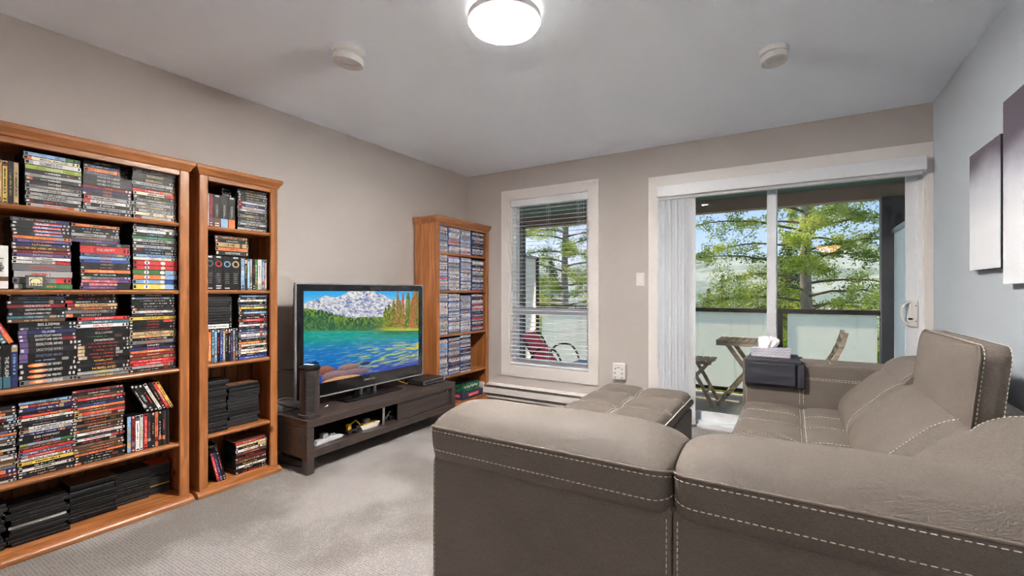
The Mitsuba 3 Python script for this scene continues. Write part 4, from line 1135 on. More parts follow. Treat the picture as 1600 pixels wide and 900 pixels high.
mat('m_canvas', proc(canvas_print), 0.42, spec=0.5, bump=lambda p, n, uv: noise(p.x * 700, p.y * 700, p.z * 700), bump_scale=0.0008, eps=8e-4)
mat('m_canvas_edge', lin(30, 30, 46), 0.6)
for y0, y1, z0, z1, lab in ((2.868, 3.28, 1.272, 1.866, 'smaller dark canvas print, window glare painted pale on its lower part, near the door'), (2.10, 2.835, 1.197, 1.992, 'larger dark canvas print, pale painted window glare below, above the raised headrest')):
    c = thing('canvas_print', lab, 'canvas')
    part(c, 'stretcher_frame', box(XR - 0.034, XR - 0.0005, y0 + 0.001, y1 - 0.001, z0 + 0.001, z1 - 0.001), 'm_canvas_edge')
    part(c, 'canvas_face', box(XR - 0.037, XR - 0.034, y0, y1, z0, z1, 0.001), 'm_canvas')

# ------------------------------------------------------------------ sectional sofa and ottoman


def stitch(curve, pitch=0.0165, dash=0.0115, r=0.0014, off=0.0008, normal=None):
    """white dashes along a polyline; curve points already lie just above the surface"""
    P = np.asarray(curve, float)
    d = np.r_[0, np.cumsum(np.linalg.norm(np.diff(P, axis=0), axis=1))]
    at = lambda s: np.array([np.interp(s, d, P[:, k]) for k in range(3)])
    ms, s = [], 0.003
    while s + dash < d[-1]:
        a, m, b = at(s), at(s + dash / 2), at(s + dash)
        ms.append(tube([a, a + (m - a) * 0.3, b + (m - b) * 0.3, b], [r * 0.4, r, r, r * 0.4], 5))
        s += pitch
    return cat(*ms)


def smooth_ring(pts, n=64):
    """a closed ring through the points"""
    P = np.asarray(pts, float)
    Q = np.vstack([P, P[:1]])
    t = np.r_[0, np.cumsum(np.linalg.norm(np.diff(Q, axis=0), axis=1))]
    return CubicSpline(t, Q, bc_type='periodic')(np.linspace(0, t[-1], n + 1)[:-1])


def nearest(ring, p):
    return int(np.argmin(((ring - np.asarray(p)) ** 2).sum(1)))


so_ = thing('sectional_sofa', 'large taupe leather-look corner sofa with white stitching and adjustable headrests', 'sofa')

# --- near wing: its back is towards the camera
BK0 = 1.236


def back_slab(x0, x1):
    # outer back with a very slight belly
    xs = np.r_[x0, x0 + 0.001, x0 + 0.003, x0 + 0.008, np.linspace(x0 + 0.03, x1 - 0.03, 9), x1 - 0.008, x1 - 0.003, x1 - 0.001, x1]
    rings = []
    for x in xs:
        d = min(x - x0, x1 - x)
        i = 0.008 * (1 - math.sqrt(1 - (1 - min(d / 0.008, 1)) ** 2))
        rings.append(np.array([(x, BK0 + i, 0.05), (x, BK0 - 0.002 + i, 0.30), (x, BK0 + i, 0.56), (x, BK0 + 0.02 + i, 0.615), (x, BK0 + 0.10, 0.635), (x, BK0 + 0.27, 0.62), (x, BK0 + 0.27, 0.05)]))
    xs2 = [x0 + 0.006, x0 + 0.018]
    return loft(rings)


for a, b in ((-1.083, -0.2680), (-0.2665, 0.80)):
    p = part(so_, 'back_panel', back_slab(a, b), 'm_leather', smooth=35)
    for x in ((a + 0.010, b - 0.013) if a < -1 else (a + 0.013,)):
        part(p, 'stitching', stitch([(x, BK0 - 0.0012, 0.06), (x, BK0 - 0.003, 0.30), (x, BK0 - 0.0012, 0.575)]), 'm_stitch', kind='stuff')
part(so_, 'back_seam', box(-0.274, -0.260, BK0 + 0.012, BK0 + 0.25, 0.05, 0.60), 'm_seam')

CUSH = [(1.262, 0.570), (1.226, 0.585), (1.213, 0.615), (1.207, 0.655), (1.213, 0.698), (1.220, 0.704), (1.250, 0.730), (1.310, 0.756), (1.385, 0.768), (1.455, 0.760), (1.515, 0.735), (1.553, 0.690), (1.560, 0.640), (1.540, 0.590), (1.48, 0.570), (1.37, 0.565)]


def back_cushion(x0, x1, sgn):
    ring = smooth_ring(CUSH, 72)
    c = np.array([1.385, 0.655])
    ip, isx = nearest(ring, (1.213, 0.700)), nearest(ring, (1.213, 0.615))
    ib = nearest(ring, (1.545, 0.705))
    xs = np.unique(np.r_[x0 + 0.07 * (1 - np.cos(np.linspace(0, np.pi / 2, 9))), np.linspace(x0 + 0.07, x1 - 0.07, 25), x1 - 0.07 * (1 - np.cos(np.linspace(0, np.pi / 2, 9)))])
    rings = []
    for x in xs:
        d = min(x - x0, x1 - x)
        e = 1 - min(d / 0.055, 1)
        ins = 0.055 * (1 - math.sqrt(max(0, 1 - e * e)))
        q = ring.copy()
        q[:, 0] = c[0] + (q[:, 0] - c[0]) * (1 - ins / 0.175)
        q[:, 1] = c[1] + (q[:, 1] - c[1]) * (1 - 0.45 * ins / 0.10)
        u = (x - x0) / (x1 - x0)
        dome = np.clip((q[:, 1] - 0.70) / 0.06, 0, 1)
        sag = 1 - min(1, d / 0.16)
        q[:, 1] -= dome * (0.030 * sag ** 2) - dome * 0.004 * math.sin(x * 9)
        rings.append(np.c_[np.full(len(q), x), q])
    rings = np.array(rings)
    m = loft(list(rings))
    k = part(so_, 'back_cushion', m, 'm_leather', smooth=50)

    def curve(i, o):
        return rings[:, i, :] + np.array([0, -o, 0])
    # piping and stitching along the front, round the corners to the back
    fwd = rings[:, ip, :].copy()
    n = rings[:, ip, 1:] - c
    fwd[:, 1:] += 0.0015 * n / np.linalg.norm(n, axis=1, keepdims=True)
    side = lambda r, s: [(r[0, 0] - s * 0.0, y, z) for y, z in zip(np.linspace(r[ip, 1], r[ib, 1], 14)[1:], np.linspace(r[ip, 2], r[ib, 2], 14)[1:] + 0.012 * np.sin(np.linspace(0, np.pi, 14)[1:]))]
    path = np.vstack([np.array(side(rings[0], 1))[::-1], fwd, np.array(side(rings[-1], -1))])
    part(k, 'piping', tube(path, 0.0042, 8), 'm_piping', smooth=True)
    st = rings[:, ip - 2 if ring[ip - 2, 1] < ring[ip, 1] else ip + 2, :].copy()
    st[:, 1] -= 0.0012
    st[:, 2] = fwd[:, 2] - 0.0105
    part(k, 'stitching', stitch(st), 'm_stitch', kind='stuff')
    lo = rings[:, isx, :].copy()
    lo[:, 1] -= 0.0012
    part(k, 'stitching', stitch(lo), 'm_stitch', kind='stuff')
    return k


back_cushion(-1.090, -0.2685, 0)
back_cushion(-0.2655, 0.62, 0)
part(so_, 'seat_base', rbox(-1.06, 0.30, 1.50, 2.10, 0.05, 0.33, 0.02, 10), 'm_leather', smooth=35)


def tufted(x0, x1, y0, y1, z, drop, xs, ys, amp, edge=0.05, step=0.0125, slope=None):
    """an upholstered block whose top is puffed between seams; returns (mesh, height function)"""
    xs, ys = [x0] + list(xs) + [x1], [y0] + list(ys) + [y1]

    def cell(v, e):
        k = np.clip(np.searchsorted(e, v, side='right') - 1, 0, len(e) - 2)
        e = np.asarray(e)
        u = (v - e[k]) / (e[k + 1] - e[k])
        return np.clip(1 - np.abs(2 * u - 1), 0, 1), e[k + 1] - e[k]

    def height(X, Y):
        (a, wa), (b, wb) = cell(X, xs), cell(Y, ys)
        puff = (1 - (1 - a) ** 3.2) ** 0.8 * (1 - (1 - b) ** 3.2) ** 0.8
        puff = 0.30 * puff + 0.70 * np.minimum(1, (1 - np.exp(-a * wa / 0.05)) * (1 - np.exp(-b * wb / 0.05)))
        for xq in xs[1:-1]:
            for yq in ys[1:-1]:
                puff = puff - 0.35 * np.exp(-((X - xq) ** 2 + (Y - yq) ** 2) / 0.055 ** 2)
        dx = np.minimum(X - x0, x1 - X)
        dy = np.minimum(Y - y0, y1 - Y)
        d = np.maximum(0, np.minimum(dx, dy))
        rr = np.clip(1 - d / edge, 0, 1)
        # rounded-off corner
        ddx, ddy = np.clip(1 - dx / edge, 0, 1), np.clip(1 - dy / edge, 0, 1)
        rr = np.clip(np.sqrt(ddx ** 2 + ddy ** 2), 0, 1)
        return z + amp * puff - edge * 0.85 * (1 - np.sqrt(1 - rr ** 2 * 0.999))
    nx, ny = int((x1 - x0) / step) + 1, int((y1 - y0) / step) + 1
    warp = lambda n: np.linspace(0, 1, n)
    gx, gy = x0 + (x1 - x0) * warp(nx), y0 + (y1 - y0) * warp(ny)
    X, Y = np.meshgrid(gx, gy, indexing='ij')
    Z = height(X, Y)
    V = np.stack([X, Y, Z], -1).reshape(-1, 3)
    id_ = np.arange(nx * ny).reshape(nx, ny)
    F = []
    a, b, c, d = id_[:-1, :-1], id_[1:, :-1], id_[1:, 1:], id_[:-1, 1:]
    F = [np.stack([a, b, c], -1).reshape(-1, 3), np.stack([a, c, d], -1).reshape(-1, 3)]
    rim = np.r_[id_[:, 0], id_[-1, 1:], id_[-2::-1, -1], id_[0, -2:0:-1]]
    n0 = len(V)
    cxy = np.array([(x0 + x1) / 2, (y0 + y1) / 2])
    lows = []
    for k, (f, g) in enumerate(((0.35, 0.006), (0.7, 0.004), (1.0, -0.004))):
        P = V[rim].copy()
        dirv = np.sign(P[:, :2] - cxy) * (np.abs(P[:, :2] - cxy) > np.array([(x1 - x0) / 2, (y1 - y0) / 2]) - 1e-6)
        P[:, :2] += dirv * g
        zt = V[rim][:, 2]
        P[:, 2] = zt + (drop - zt) * f
        lows.append(P)
    V = np.vstack([V] + lows)
    m = len(rim)
    prev = rim
    for k in range(3):
        cur = n0 + k * m + np.arange(m)
        nxp, nxc = np.roll(prev, -1), np.roll(cur, -1)
        F += [np.stack([prev, cur, nxc], -1), np.stack([prev, nxc, nxp], -1)]
        prev = cur
    V = np.vstack([V, [[cxy[0], cxy[1], drop]]])
    F.append(np.stack([prev, np.full(m, len(V) - 1), np.roll(prev, -1)], -1))
    return trimesh.Trimesh(V, np.vstack(F), process=False), height


def seam_curve(height, p0, p1, n=40, lift=0.0016):
    t = np.linspace(0, 1, n)
    X, Y = p0[0] + (p1[0] - p0[0]) * t, p0[1] + (p1[1] - p0[1]) * t
    return np.stack([X, Y, height(X, Y) + lift], 1)


# --- seat along the right wall
SX0, SX1, SY0, SY1 = -0.285, 0.335, 1.50, 3.432
rows = [1.78, 2.08, 2.37, 2.66, 2.95, 3.20]
sm, sh_ = tufted(SX0, SX1, SY0, SY1, 0.422, 0.26, [0.05], rows, 0.032, edge=0.055)
seat = part(so_, 'seat_cushion', sm, 'm_leather', smooth=60)
for y in rows:
    for a, b in ((SX0 + 0.02, 0.04), (0.06, SX1 - 0.05)):
        part(seat, 'stitching', stitch(seam_curve(sh_, (a, y + 0.012), (b, y + 0.012), lift=0.0024), pitch=0.016, dash=0.011, r=0.0015), 'm_stitch', kind='stuff')
for dx in (-0.010, 0.010):
    part(seat, 'stitching', stitch(seam_curve(sh_, (0.05 + dx, SY0 + 0.02), (0.05 + dx, SY1 - 0.02), 160), pitch=0.017, dash=0.013, r=0.0016), 'm_stitch', kind='stuff')
part(so_, 'seat_base', rbox(-0.27, 0.80, 1.51, 3.64, 0.05, 0.27, 0.015, 10), 'm_leather', smooth=35)

# --- backrest segments along the wall
BR = [(0.285, 0.36), (0.250, 0.42), (0.241, 0.475), (0.262, 0.535), (0.318, 0.600), (0.385, 0.668), (0.438, 0.712), (0.500, 0.735), (0.580, 0.738), (0.680, 0.725), (0.760, 0.700), (0.795, 0.640), (0.800, 0.50), (0.800, 0.30), (0.60, 0.27), (0.36, 0.29)]


def backrest(y0, y1, seams=True):
    ring = smooth_ring(BR, 80)
    c = np.array([0.56, 0.50])
    ys = y0 + (y1 - y0) * (0.5 - 0.5 * np.cos(np.linspace(0, np.pi, 41)))
    rings = []
    for y in ys:
        d = min(y - y0, y1 - y)
        e = 1 - min(d / 0.09, 1)
        ins = 0.032 * (1 - math.sqrt(max(0, 1 - e * e))) - 0.010 * (1 - e)
        q = ring.copy()
        w = np.clip((0.62 - q[:, 0]) / 0.2, 0, 1)[:, None]
        n = q - c
        q = q - n / np.linalg.norm(n, axis=1, keepdims=True) * ins * (0.25 + 0.75 * w)
        rings.append(np.stack([q[:, 0], np.full(len(q), y), q[:, 1]], 1))
    m = loft(rings)
    k = part(so_, 'backrest', m, 'm_leather', smooth=60)
    return k, np.array(rings), ring


segs = [(1.30, 2.020), (2.020, 2.800), (2.800, 3.432)]
for y0, y1 in segs:
    k, rg, ring = backrest(y0, y1)
    if y0 > 1.5:
        i0, i1 = nearest(ring, (0.250, 0.44)), nearest(ring, (0.50, 0.735))
        lo_, hi_ = min(i0, i1), max(i0, i1)
        st = rg[8, lo_:hi_ + 1, :].copy()
        n = st[:, [0, 2]] - np.array([0.56, 0.50])
        n /= np.linalg.norm(n, axis=1, keepdims=True)
        st[:, [0, 2]] += 0.0015 * n
        part(k, 'stitching', stitch(st, pitch=0.013, dash=0.009, r=0.0014), 'm_stitch', kind='stuff')

# folded headrests lie on the backrest, the middle one is raised


def flap(y0, y1, dx=0.0, dz=0.0):
    prof = np.array([(0.470, 0.690), (0.452, 0.712), (0.462, 0.742), (0.492, 0.772), (0.540, 0.796), (0.610, 0.806), (0.700, 0.803), (0.765, 0.790), (0.790, 0.765), (0.785, 0.735), (0.70, 0.725), (0.58, 0.728), (0.51, 0.715)]) + [dx, dz]
    ring = smooth_ring(prof, 60)
    c = ring.mean(0)
    ys = y0 + (y1 - y0) * (0.5 - 0.5 * np.cos(np.linspace(0, np.pi, 33)))
    rings = []
    for y in ys:
        d = min(y - y0, y1 - y)
        e = 1 - min(d / 0.045, 1)
        s = 1 - 0.30 * (1 - math.sqrt(max(0, 1 - e * e)))
        q = c + (ring - c) * [0.6 + 0.4 * s, s]
        rings.append(np.stack([q[:, 0], np.full(len(q), y), q[:, 1]], 1))
    rings = np.array(rings)
    k = part(so_, 'headrest', loft(list(rings)), 'm_leather', smooth=60)
    for rg, sg in ((rings[4], -1), (rings[-5], 1)):
        part(k, 'stitching', stitch(np.vstack([rg[:36]]) + [0, 0, 0.0012], pitch=0.013, dash=0.009, r=0.0014), 'm_stitch', kind='stuff')
    return k


flap(1.36, 1.995, 0.012, -0.012)
flap(2.83, 3.415, -0.01, 0.0)


def raised(y0, y1, z0, z1, xf, th):
    """upright headrest slab, its face towards the seat; top leans back a little"""
    out = []
    pts = []
    r = 0.085
    for cy, cz, a, rr in ((y1 - r, z1 - r, 0, r), (y0 + 0.05, z1 - 0.05, 90, 0.05), (y0 + 0.03, z0 + 0.03, 180, 0.03), (y1 - 0.06, z0 + 0.06, 270, 0.06)):
        for t in np.radians(np.linspace(a, a + 90, 9)):
            pts.append((cy + rr * math.cos(t), cz + rr * math.sin(t)))
    P = np.array(pts)
    # denser outline
    Q = []
    for i in range(len(P)):
        a, b = P[i], P[(i + 1) % len(P)]
        n = max(1, int(np.linalg.norm(b - a) / 0.03))
        Q += [a + (b - a) * k / n for k in range(n)]
    P = np.array(Q)
    c = P.mean(0)
    X = lambda q: xf + 0.10 * (q[:, 1] - z0)
    rings = []
    for s, dx in ((0.0, -0.020), (0.35, -0.019), (0.65, -0.016), (0.85, -0.010), (0.95, -0.004), (1.0, 0.006), (1.0, th * 0.3), (1.003, th * 0.6), (1.0, th - 0.006), (0.94, th + 0.002), (0.7, th + 0.005), (0.3, th + 0.006), (0.0, th + 0.006)):
        q = c + (P - c) * max(s, 0.001)
        rings.append(np.c_[X(q) + dx, q])
    m = loft(rings)
    k = part(so_, 'headrest', m, 'm_leather', smooth=55)
    for ri, dx in ((5, -0.001), (8, 0.0)):
        rg = rings[ri]
        n = rg[:, 1:] - c
        n /= np.linalg.norm(n, axis=1, keepdims=True)
        cur = rg.copy()
        cur[:, 1:] += n * 0.0012
        cur = np.vstack([cur, cur[:1]])
        if ri == 5:
            part(k, 'piping', tube(cur - [0.002, 0, 0], 0.0035, 6), 'm_piping', smooth=True)
            cur = cur + [0.008, 0, 0]
        part(k, 'stitching', stitch(cur, pitch=0.015, dash=0.010, r=0.0014), 'm_stitch', kind='stuff')
    return k


raised(2.03, 2.84, 0.690, 0.990, 0.482, 0.082)
for y in (2.2, 2.65):
    part(so_, 'headrest_bracket', box(0.56, 0.60, y, y + 0.03, 0.70, 0.86, 0.004), 'm_black')

# --- far arm
arm = part(so_, 'armrest', rbox(-0.285, 0.80, 3.436, 3.665, 0.05, 0.716, 0.022, 12), 'm_leather', smooth=40)
for z in (0.612, 0.622):
    part(arm, 'stitching', stitch([(-0.26, 3.4345, z), (0.42, 3.4345, z)], pitch=0.016, dash=0.012, r=0.0015), 'm_stitch', kind='stuff')
for x in (0.040, 0.060):
    part(arm, 'stitching', stitch([(x, 3.4345, 0.45), (x, 3.4345, 0.70)], pitch=0.016, dash=0.012, r=0.0015), 'm_stitch', kind='stuff')
part(arm, 'stitching', stitch([(-0.262, 3.4345, 0.10), (-0.262, 3.4345, 0.70)], pitch=0.016, dash=0.012, r=0.0015), 'm_stitch', kind='stuff')
part(arm, 'stitching', stitch([(0.20, 3.445, 0.7172), (0.20, 3.65, 0.7172)], pitch=0.016, dash=0.012, r=0.0015), 'm_stitch', kind='stuff')
for x, y in ((-1.03, 1.28), (-0.9, 2.02), (0.74, 1.30), (-0.23, 3.58), (0.74, 3.58)):
    part(so_, 'foot', cyl([x, y, 0.0], [x, y, 0.06], 0.022, 16), 'm_black')

# --- ottoman
ot = thing('storage_ottoman', 'taupe tufted storage ottoman with a lift-up lid in front of the window', 'ottoman')
OX0, OX1, OY0, OY1 = -1.255, -0.612, 2.28, 3.50
om, oh = tufted(OX0, OX1, OY0, OY1, 0.424, 0.345, [-0.945], [2.86, 3.22], 0.034, edge=0.045)
lid = part(ot, 'lid', om, 'm_leather', smooth=60)
for y in (2.86, 3.22):
    for a, b in ((OX0 + 0.01, -0.957), (-0.933, OX1 - 0.01)):
        part(lid, 'stitching', stitch(seam_curve(oh, (a, y + 0.010), (b, y + 0.010), lift=0.0024), pitch=0.016, dash=0.011, r=0.0015), 'm_stitch', kind='stuff')
for dx in (-0.010, 0.010):
    part(lid, 'stitching', stitch(seam_curve(oh, (-0.945 + dx, OY0 + 0.01), (-0.945 + dx, OY1 - 0.01), 160), pitch=0.017, dash=0.013, r=0.0016), 'm_stitch', kind='stuff')
for x in (OX0 + 0.003, OX1 - 0.003):
    part(lid, 'piping', tube(seam_curve(oh, (x, OY0 + 0.02), (x, OY1 - 0.02), 80, 0.002), 0.0032, 6), 'm_stitch', smooth=True)
part(ot, 'storage_box', rbox(OX0 + 0.004, OX1 - 0.004, OY0 + 0.004, OY1 - 0.004, 0.04, 0.326, 0.016, 10), 'm_leather', smooth=40)
part(ot, 'lid_gap', box(OX0 + 0.02, OX1 - 0.02, OY0 + 0.02, OY1 - 0.02, 0.30, 0.36), 'm_seam')
for x in (OX0 + 0.06, OX1 - 0.06):
    for y in (OY0 + 0.06, OY1 - 0.06):
        part(ot, 'foot', cyl([x, y, 0.0], [x, y, 0.05], 0.02, 14), 'm_black')

# --- organizer bag over the arm with a tissue box on top
bg = thing('armrest_organizer', 'dark navy fabric organizer draped over the far sofa arm', 'organizer')
part(bg, 'saddle', cat(box(-0.255, 0.035, 3.418, 3.690, 0.7165, 0.734, 0.006)), 'm_bag')
part(bg, 'front_panel', rbox(-0.270, 0.065, 3.414, 3.434, 0.545, 0.722, 0.008, 8), 'm_bag', smooth=40)
part(bg, 'pocket', rbox(-0.262, 0.022, 3.392, 3.420, 0.560, 0.706, 0.012, 8), 'm_bag', smooth=40)
part(bg, 'side_pocket', rbox(0.026, 0.070, 3.396, 3.424, 0.552, 0.708, 0.010, 8), 'm_bag', smooth=40)
part(bg, 'pocket_flap', rbox(-0.258, 0.052, 3.396, 3.424, 0.696, 0.728, 0.009, 8), 'm_bag', smooth=40)
part(bg, 'back_panel', rbox(-0.262, 0.06, 3.668, 3.688, 0.56, 0.722, 0.008, 8), 'm_bag', smooth=40)
tbx = thing('tissue_box', 'tissue box with a grey zigzag pattern on the organizer', 'tissue box')


def chevron(p, n, uv):
    s = dr.abs((p.x + p.y) / 0.026 - dr.floor((p.x + p.y) / 0.026) - 0.5) * 2
    q = p.z / 0.017 + s * 0.75
    f = q - dr.floor(q)
    c = mix(lin(206, 204, 212), lin(112, 116, 134), smoothstep(0.5, 0.56, f) * (1 - smoothstep(0.80, 0.86, f)))
    pink = smoothstep(0.0, 0.01, p.x + 0.03) * (1 - smoothstep(0.752, 0.757, p.z))
    return mix(c, lin(206, 120, 170), pink * 0.7)


mat('m_tissuebox', proc(chevron), 0.5)
part(tbx, 'carton', box(-0.236, -0.010, 3.44, 3.56, 0.7345, 0.792, 0.002), 'm_tissuebox')
# crumpled tissue pulled out of the slot
rt_ = np.random.default_rng(4)
nu, nv_ = 26, 14
V = []
for j in range(nv_):
    t = j / (nv_ - 1)
    for i in range(nu):
        a = 2 * np.pi * i / nu
        r = (0.030 + 0.020 * math.sin(math.pi * min(1, t * 1.1))) * (1 - 0.62 * t ** 4) * (1 + 0.30 * math.sin(3 * a + 5 * t) * (0.3 + t) + 0.16 * math.sin(7 * a - 3 * t))
        V.append((-0.145 + r * 1.2 * math.cos(a) + 0.012 * t, 3.50 + 0.7 * r * math.sin(a), 0.786 + 0.075 * math.sin(t * 1.57) + 0.008 * math.sin(2 * a + 1) * t))
V = np.array(V).reshape(nv_, nu, 3)
part(tbx, 'tissue', cat(loft(list(V)), ), 'm_tissue', smooth=35)
tail = np.array([[(-0.115 + 0.03 * u + 0.035 * v, 3.50 + 0.02 * math.sin(6 * u) - 0.01 + 0.03 * u, 0.800 + 0.035 * (1 - v) * (1 - 0.4 * u) - 0.004 * v) for u in np.linspace(0, 1, 7)] for v in np.linspace(0, 1, 9)])

# ------------------------------------------------------------------ balcony
DZ, DYE = -0.05, 5.99
struct('balcony_floor', box(-8.5, 1.06, YB + WT, DYE - 0.06, DZ - 0.2, DZ), 'm_deck', 'grey textured balcony floor')
part('balcony_floor', 'edge_flashing', box(-8.5, 1.06, DYE - 0.06, DYE, DZ - 0.22, DZ + 0.012, 0.004), 'm_lightgray')
struct('balcony_ceiling', box(-8.5, 1.25, YB + WT, DYE + 0.05, 2.240, 2.46), 'm_soffit', 'dark painted underside of the balcony above')
struct('balcony_beam', box(-8.5, 1.25, 5.83, 5.97, 2.098, 2.239), 'm_beam', 'brown-grey beam along the balcony edge')
struct('exterior_wall', box(-8.5, XL - 0.13, YB + 0.02, YB + WT + 0.02, -3.4, 4.6), 'm_siding', 'grey siding of the house beside the balcony')
struct('exterior_roof', box(XL - 1.5, XK + 1.5, YF - 1.2, YB + WT, H + 0.21, H + 0.45), 'm_siding', 'floor of the storey above')

rl = thing('balcony_railing', 'black framed balcony railing with frosted glass panels', 'railing')
part(rl, 'top_rail', box(-3.15, 0.76, 5.872, 5.932, 0.925, 0.972, 0.003), 'm_rail')
part(rl, 'bottom_rail', box(-3.15, 0.76, 5.885, 5.92, 0.005, 0.045, 0.002), 'm_rail')
for x in (-0.118, -1.36):
    part(rl, 'post', box(x - 0.028, x + 0.028, 5.878, 5.926, DZ, 0.930, 0.002), 'm_rail')
for a, b in ((-3.10, -2.32), (-2.28, -1.44), (-1.29, -0.185), (-0.045, 0.735)):
    part(rl, 'frosted_panel', pane(a, b, 5.902, 0.046, 0.925), 'm_frosted')

for nm, xs_, yp, tops_ in (('right', 0.83, 5.80, 1.775), ('left', -3.235, 5.52, 1.66)):
    s = 1 if nm == 'right' else -1
    pv = thing('privacy_screen', f'frosted privacy screen with dark post at the {"door" if s > 0 else "window"} side end of the balcony', 'screen')
    if s > 0:
        part(pv, 'post', box(0.755, 1.20, 5.79, 5.93, DZ, 2.10, 0.003), 'm_post')
        part(pv, 'top_rail', box(0.825, 0.865, 4.40, 5.79, tops_ - 0.045, tops_, 0.002), 'm_steel')
        part(pv, 'bottom_rail', box(0.825, 0.865, 4.40, 5.79, 0.0, 0.045, 0.002), 'm_rail')
        part(pv, 'frosted_panel', trimesh.Trimesh([[0.845, 4.40, 0.045], [0.845, 5.75, 0.045], [0.845, 5.75, tops_ - 0.045], [0.845, 4.40, tops_ - 0.045]], [[0, 1, 2], [0, 2, 3]], process=False), 'm_frosted')
        part(pv, 'hinge', cat(box(0.74, 0.756, 5.80, 5.83, 0.90, 0.915), box(0.74, 0.756, 5.80, 5.83, 0.84, 0.855)), 'm_steel', kind='stuff')
    else:
        part(pv, 'post', box(-3.30, -3.16, 5.34, 5.54, DZ, 2.10, 0.003), 'm_post')
        part(pv, 'end_post', box(-3.20, -3.15, 5.86, 5.92, DZ, tops_, 0.002), 'm_rail')
        part(pv, 'top_rail', box(-3.195, -3.155, 5.54, 5.87, tops_ - 0.03, tops_ + 0.01, 0.002), 'm_steel')
        part(pv, 'frosted_panel', trimesh.Trimesh([[-3.175, 5.54, 0.0], [-3.175, 5.86, 0.0], [-3.175, 5.86, tops_ - 0.03], [-3.175, 5.54, tops_ - 0.03]], [[0, 1, 2], [0, 2, 3]], process=False), 'm_frosted')


def bar(p0, p1, w, t, axis=(0, 1, 0)):
    """a squared timber from p0 to p1: w in the plane across axis, t along axis"""
    p0, p1, ax = (np.asarray(q, float) for q in (p0, p1, axis))
    d = (p1 - p0) / np.linalg.norm(p1 - p0)
    s = np.cross(ax, d)
    s /= np.linalg.norm(s)
    pts = [q + i * s * w / 2 + j * ax * t / 2 for q in (p0, p1) for i in (-1, 1) for j in (-1, 1)]
    return trimesh.convex.convex_hull(np.array(pts))


def folding_chair(cx, y0, y1, s, label):
    """s = +1 faces +x"""
    c = thing('folding_chair', label, 'chair', None)
    X = lambda x: cx + s * x
    for y in (y0 + 0.012, y1 - 0.012):
        pts = [(X(0.22), y, DZ), (X(0.09), y, 0.20), (X(-0.04), y, 0.42), (X(-0.115), y, 0.55), (X(-0.165), y, 0.67), (X(-0.195), y, 0.79)]
        ms = [bar(a, b, 0.036, 0.022) for a, b in zip(pts[:-1], pts[1:])]
        part(c, 'back_rail', union(*ms), 'm_teak')
    for y in (y0 + 0.045, y1 - 0.045):
        part(c, 'leg', bar((X(0.17), y, 0.405), (X(-0.22), y, DZ), 0.034, 0.022), 'm_teak')
        part(c, 'seat_rail', bar((X(-0.19), y, 0.40), (X(0.20), y, 0.40), 0.03, 0.02), 'm_teak')
    for i in range(6):
        x = -0.185 + i * 0.074
        part(c, 'seat_slat', box(min(X(x - 0.03), X(x + 0.03)), max(X(x - 0.03), X(x + 0.03)), y0 + 0.026, y1 - 0.026, 0.415, 0.430, 0.002), 'm_teak')
    for t, z in ((-0.135, 0.60), (-0.16, 0.67), (-0.185, 0.745)):
        part(c, 'back_slat', bar((X(t + 0.008), y0 + 0.012, z), (X(t + 0.008), y1 - 0.012, z), 0.045, 0.014, axis=(1, 0, 0)), 'm_teak')
    part(c, 'stretcher', bar((X(0.15), y0 + 0.03, 0.09), (X(0.15), y1 - 0.03, 0.09), 0.03, 0.016, axis=(1, 0, 0)), 'm_teak')
    return c


folding_chair(0.225, 5.13, 5.53, -1, 'weathered wooden folding chair on the balcony right of the table')
folding_chair(-0.935, 5.22, 5.62, 1, 'weathered wooden folding chair on the balcony half hidden by the vertical blind')
ta = thing('folding_table', 'weathered wooden slatted folding table on the balcony', 'table')
x0, x1, y0, y1, tz = -0.695, -0.125, 5.28, 5.80, 0.652
n = 9
for i in range(n):
    a = x0 + (x1 - x0) * i / n
    part(ta, 'top_slat', box(a + 0.004, a + (x1 - x0) / n - 0.004, y0, y1, tz - 0.016, tz, 0.002), 'm_teak')
for y in (y0 + 0.015, y1 - 0.015):
    part(ta, 'apron_rail', box(x0 + 0.005, x1 - 0.005, y - 0.011, y + 0.011, tz - 0.056, tz - 0.017, 0.002), 'm_teak')
for y, o in ((y0 + 0.04, 0.0), (y1 - 0.04, 0.0)):
    part(ta, 'leg', bar((x0 + 0.015, y, DZ + 0.005), (x1 - 0.06, y, tz - 0.05), 0.042, 0.024), 'm_teak')
    part(ta, 'leg', bar((x1 - 0.015, y + 0.028, DZ + 0.005), (x0 + 0.11, y + 0.028, tz - 0.05), 0.042, 0.024), 'm_teak')
part(ta, 'stretcher', bar((x0 + 0.09, y0 + 0.04, 0.06), (x0 + 0.09, y1 - 0.04, 0.06), 0.035, 0.018, axis=(1, 0, 0)), 'm_teak')

lc = thing('lounge_chair', 'red and blue sling lounge chair on the balcony outside the window', 'chair')
ly0, ly1 = 4.98, 5.50


def sling(pts, y0, y1, t=0.008):
    P = np.asarray(pts, float)
    d = np.gradient(P, axis=0)
    nrm = np.stack([-d[:, 1], d[:, 0]], 1)
    nrm /= np.linalg.norm(nrm, axis=1, keepdims=True)
    return prism(np.vstack([P, (P - nrm * t)[::-1]]), 'y', y0, y1)


